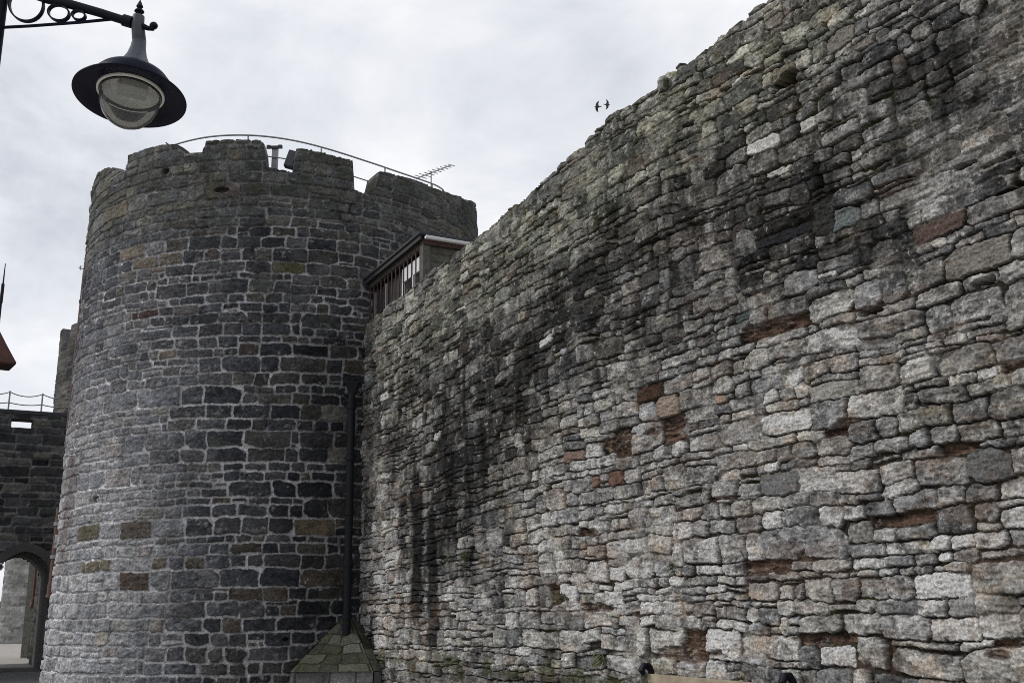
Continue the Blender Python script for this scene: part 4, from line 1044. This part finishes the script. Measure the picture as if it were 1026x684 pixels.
m_ = MB(); m_.lathe([(.32 * k_, .43 * k_), (.37 * k_, .46 * k_), (.34 * k_, .54 * k_), (.25 * k_, .66 * k_), (.18 * k_, .82 * k_), (.14 * k_, 1.0 * k_), (.125 * k_, 1.18 * k_), (.10 * k_, 1.22 * k_), (0, 1.22 * k_)], 40, T()); m_.build('neck', M_lampgrey, lamp, True)
m_ = MB(); m_.lathe([(.60 * k_, .0), (.595 * k_, -.03 * k_), (.56 * k_, -.035 * k_), (.54 * k_, .0), (.53 * k_, .06 * k_), (.46 * k_, .12 * k_), (.30 * k_, .15 * k_), (.0, .16 * k_)], 56, T()); m_.build('reflector', M_lampin, lamp, True)
m_ = MB()
m_.bm.verts.ensure_lookup_table()
gt = T() @ Matrix.Translation((0.02 * k_, 0, .08 * k_)); 
m_.box((0, 0, 0), (.52 * k_, .40 * k_, .14 * k_), None, .006); m_.bm.transform(gt @ Matrix.Rotation(radians(25), 4, 'Z')); m_.build('gear_tray', M_gear, lamp)
gl_o = [(.52 * k_, .02 * k_), (.515 * k_, -.12 * k_), (.49 * k_, -.28 * k_), (.43 * k_, -.43 * k_), (.33 * k_, -.56 * k_), (.20 * k_, -.645 * k_), (.08 * k_, -.68 * k_), (0, -.685 * k_)]
m_ = MB(); m_.lathe([(r_ * 1.04, z_ * 1.03) for r_, z_ in gl_o], 56, T()); m_.build('glass_bowl', M_glass, lamp, True)
m_ = MB(); m_.lathe([(.535 * k_, -.02 * k_), (.545 * k_, -.045 * k_), (.52 * k_, -.06 * k_), (.505 * k_, -.03 * k_)], 56, T(), close=True); m_.build('glass_seal', M_black, lamp, True)
# bracket arm
hub = L(at(138, 24, LY)); hubtop = L(at(140, 9, LY))
m_ = MB(); m_.tube([L(lc) + tilt.to_3x3() @ Vector((0, 0, 1.15 * k_)), hub, hub + Vector((.002, 0, .045))], [.036, .033, .030], 16); m_.tube([hub + Vector((-.03, 0, -.02)), hub + Vector((-.03, 0, .0))], .001, 4); m_.build('collar', M_lampgrey, lamp, True)
m_ = MB(); m_.lathe([(0, 0), (.018, .004), (.012, .02), (.026, .032), (.020, .042), (.009, .05), (.018, .062), (.012, .078), (.0, .105)], 16, Matrix.Translation(hub + Vector((.003, 0, .04)))); m_.build('finial', M_iron, lamp, True)
armL = L(at(0, -24, LY)); e1 = L(at(127, 21, LY))
m_ = MB()
arm_pts = [Vector((0, 0, armL.z + .03))] + [L(at(x_, y_, LY)) for x_, y_ in [(20, -10), (48, -.5), (70, 4.5), (100, 13), (127, 21.5), (140, 25), (148, 28.5), (154, 29)]]
m_.tube(arm_pts, [.026, .026, .025, .025, .024, .023, .017, .013, .012], 14); m_.build('arm', M_iron, lamp, True)
m_ = MB(); m_.tube([L(at(124, 20.4, LY)), L(at(133, 23, LY))], .032, 14); m_.build('arm_sleeve', M_iron, lamp, True)
bp_ = L(at(154, 26, LY)); m_ = MB(); m_.lathe([(0, -.021), (.012, -.018), (.021, -.006), (.021, .006), (.012, .018), (0, .021)], 16, Matrix.Translation(bp_) @ Matrix.Rotation(pi / 2, 4, 'X')); m_.build('scroll_ball', M_iron, lamp, True)
m_ = MB(); m_.tube([Vector((0, 0, L(at(2, 28, LY)).z)), L(at(30, 26.3, LY)), L(at(80, 22.6, LY)), L(at(112, 19.5, LY))], .0085, 8); m_.build('lower_bar', M_lampblue, lamp, True)
for (cx0, cy0, rx_, ry_) in [(26.5, 5, 20, 20.5), (59, 13.3, 12.2, 9.6), (79, 15.8, 7.6, 5.8)]:
    c_ = L(at(cx0, cy0, LY)); rX = rx_ * LY / 1012 / 1.02; rZ = ry_ * LY / 1012 * 1.03
    m_ = MB(); n_ = 48; rings = []
    for k in range(n_):
        t_ = 2 * pi * k / n_; nx_, nz_ = cos(t_), sin(t_)
        ring = []
        for dr, dy in ((-.004, -.012), (.004, -.012), (.004, .012), (-.004, .012)):
            ring.append(m_.bm.verts.new(c_ + Vector((nx_ * (rX + dr) - nz_ * .18 * rZ * 0, dy, nz_ * (rZ + dr) - nx_ * rX * .18))))
        rings.append(ring)
    for k in range(n_):
        a_, b_ = rings[k], rings[(k + 1) % n_]
        for j in range(4): m_.bm.faces.new((a_[j], a_[(j + 1) % 4], b_[(j + 1) % 4], b_[j]))
    m_.build('ring', M_lampblue, lamp, True)
m_ = MB(); m_.lathe([(.10, 0), (.10, .5), (.075, .6), (.07, 1.2), (.055, 1.3), (.047, 3.0), (.045, armL.z + .25), (.06, armL.z + .28), (.03, armL.z + .36), (0, armL.z + .4)], 24); m_.build('post', M_iron, lamp, True)

# ================================================================== BIRDS
def bird(x_, y_, Yb, span, head, label, rot_extra):
    c_ = at(x_, y_, Yb)
    o = empty('bird', tuple(c_)); tag(o, label, 'bird', 'two birds in the sky')
    fwd = Vector((head, .1, -.06 * head)).normalized(); side = Vector((.06, -.45 + .2 * head, .85)).normalized(); upb = fwd.cross(side).normalized()
    mb = MB()
    def Q(f, s_, u_): return fwd * f * span + side * s_ * span + upb * u_ * span
    mb.tube([Q(-.30, 0, 0), Q(-.2, 0, 0), Q(-.05, 0, 0), Q(.1, 0, 0), Q(.2, 0, .0), Q(.26, 0, 0)], [.02 * span, .06 * span, .095 * span, .09 * span, .06 * span, .02 * span], 10)
    for sg_ in (-1, 1):
        o_l = [(.15, .04), (.17, .18), (.10, .36), (-.10, .52), (-.15, .50), (-.08, .34), (-.08, .2), (-.14, .04)]
        tp_ = [Q(f + rot_extra, s_ * sg_, .05 * s_ + .012) for f, s_ in o_l]; bt = [Q(f + rot_extra, s_ * sg_, .05 * s_ - .004) for f, s_ in o_l]
        nn = len(o_l); mb.poly(tp_ + bt, [tuple(range(nn)), tuple(range(nn, 2 * nn))[::-1]] + [(k, (k + 1) % nn, nn + (k + 1) % nn, nn + k) for k in range(nn)])
    tl = [Q(-.24, -.03, .01), Q(-.40, -.07, .01), Q(-.36, 0, .01), Q(-.40, .07, .01), Q(-.24, .03, .01)]
    tb = [v_ - upb * .012 * span for v_ in tl]
    mb.poly(tl + tb, [tuple(range(5)), tuple(range(5, 10))[::-1]] + [(k, (k + 1) % 5, 5 + (k + 1) % 5, 5 + k) for k in range(5)])
    mb.build('body', M_bird, o)
bird(598.5, 107, 30, .36, -1, 'larger paler grey bird with swept wings, farther from the wall than its mate', 0)
bird(608.5, 105, 31, .33, 1, 'smaller darker bird flying the other way, the one nearer to the wall', -.02)

# ================================================================== WALL PLANTS
lr = random.Random(9)
def tuft(x_, y_, size, label, nl, droop):
    s_, z_ = wall_sz(x_, y_); c_ = wall_pt(s_, z_, .0)
    o = empty('wall_plant', tuple(c_)); tag(o, label, 'plant', 'small plants rooted in the wall joints')
    mb = MB()
    for k in range(nl):
        a_ = lr.uniform(-1.3, 1.3); ln = size * lr.uniform(.5, 1.1); outw = lr.uniform(.25, .8)
        d0 = (WD * sin(a_) + Vector((0, 0, 1)) * (cos(a_) * .6 - droop) + WN * outw).normalized()
        p0 = WN * .0 + WD * lr.uniform(-.3, .3) * size + Vector((0, 0, lr.uniform(-.3, .3) * size)); p1 = p0 + d0 * ln * .5; p2 = p0 + d0 * ln - Vector((0, 0, ln * .35))
        wv = d0.cross(WN).normalized() * ln * lr.uniform(.05, .1)
        mb.poly([p0, p1 + wv, p2, p1 - wv], [(0, 1, 2, 3)])
        for q in (.4, .6, .8):
            b0 = p0.lerp(p2, q); wv2 = wv.normalized() * ln * .16
            mb.poly([b0, b0 + wv2 + d0 * ln * .08, b0 + d0 * ln * .1, b0 - wv2 + d0 * ln * .08], [(0, 1, 2, 3)])
    mb.build('leaves', M_leaf, o, fix=False)
for x_, y_, sz_, lab_, nl, dr in [(470, 556, .17, 'dark green tuft growing from a joint above the black streaks, left of the wall centre', 26, .4), (566, 598, .14, 'olive tuft growing low in the wall between the streaks and the bench', 20, .3), (604, 656, .16, 'mossy plant hanging low on the wall just beside the bench', 34, .8),
                                  (677, 569, .11, 'small flat green tuft under a pale stone above the bench', 18, .2), (537, 553, .08, 'tiny green sprig near the middle of the wall foot', 10, .2), (416, 556, .13, 'green tuft on the thickest black streak', 16, .4), (652, 292 - 220 + 220, .08, 'tiny green sprig high in the dark stained part of the wall', 8, .1), (745, 683, .1, 'green tuft right behind the bench back', 14, .2)]:
    tuft(x_, y_, sz_, lab_, nl, dr)
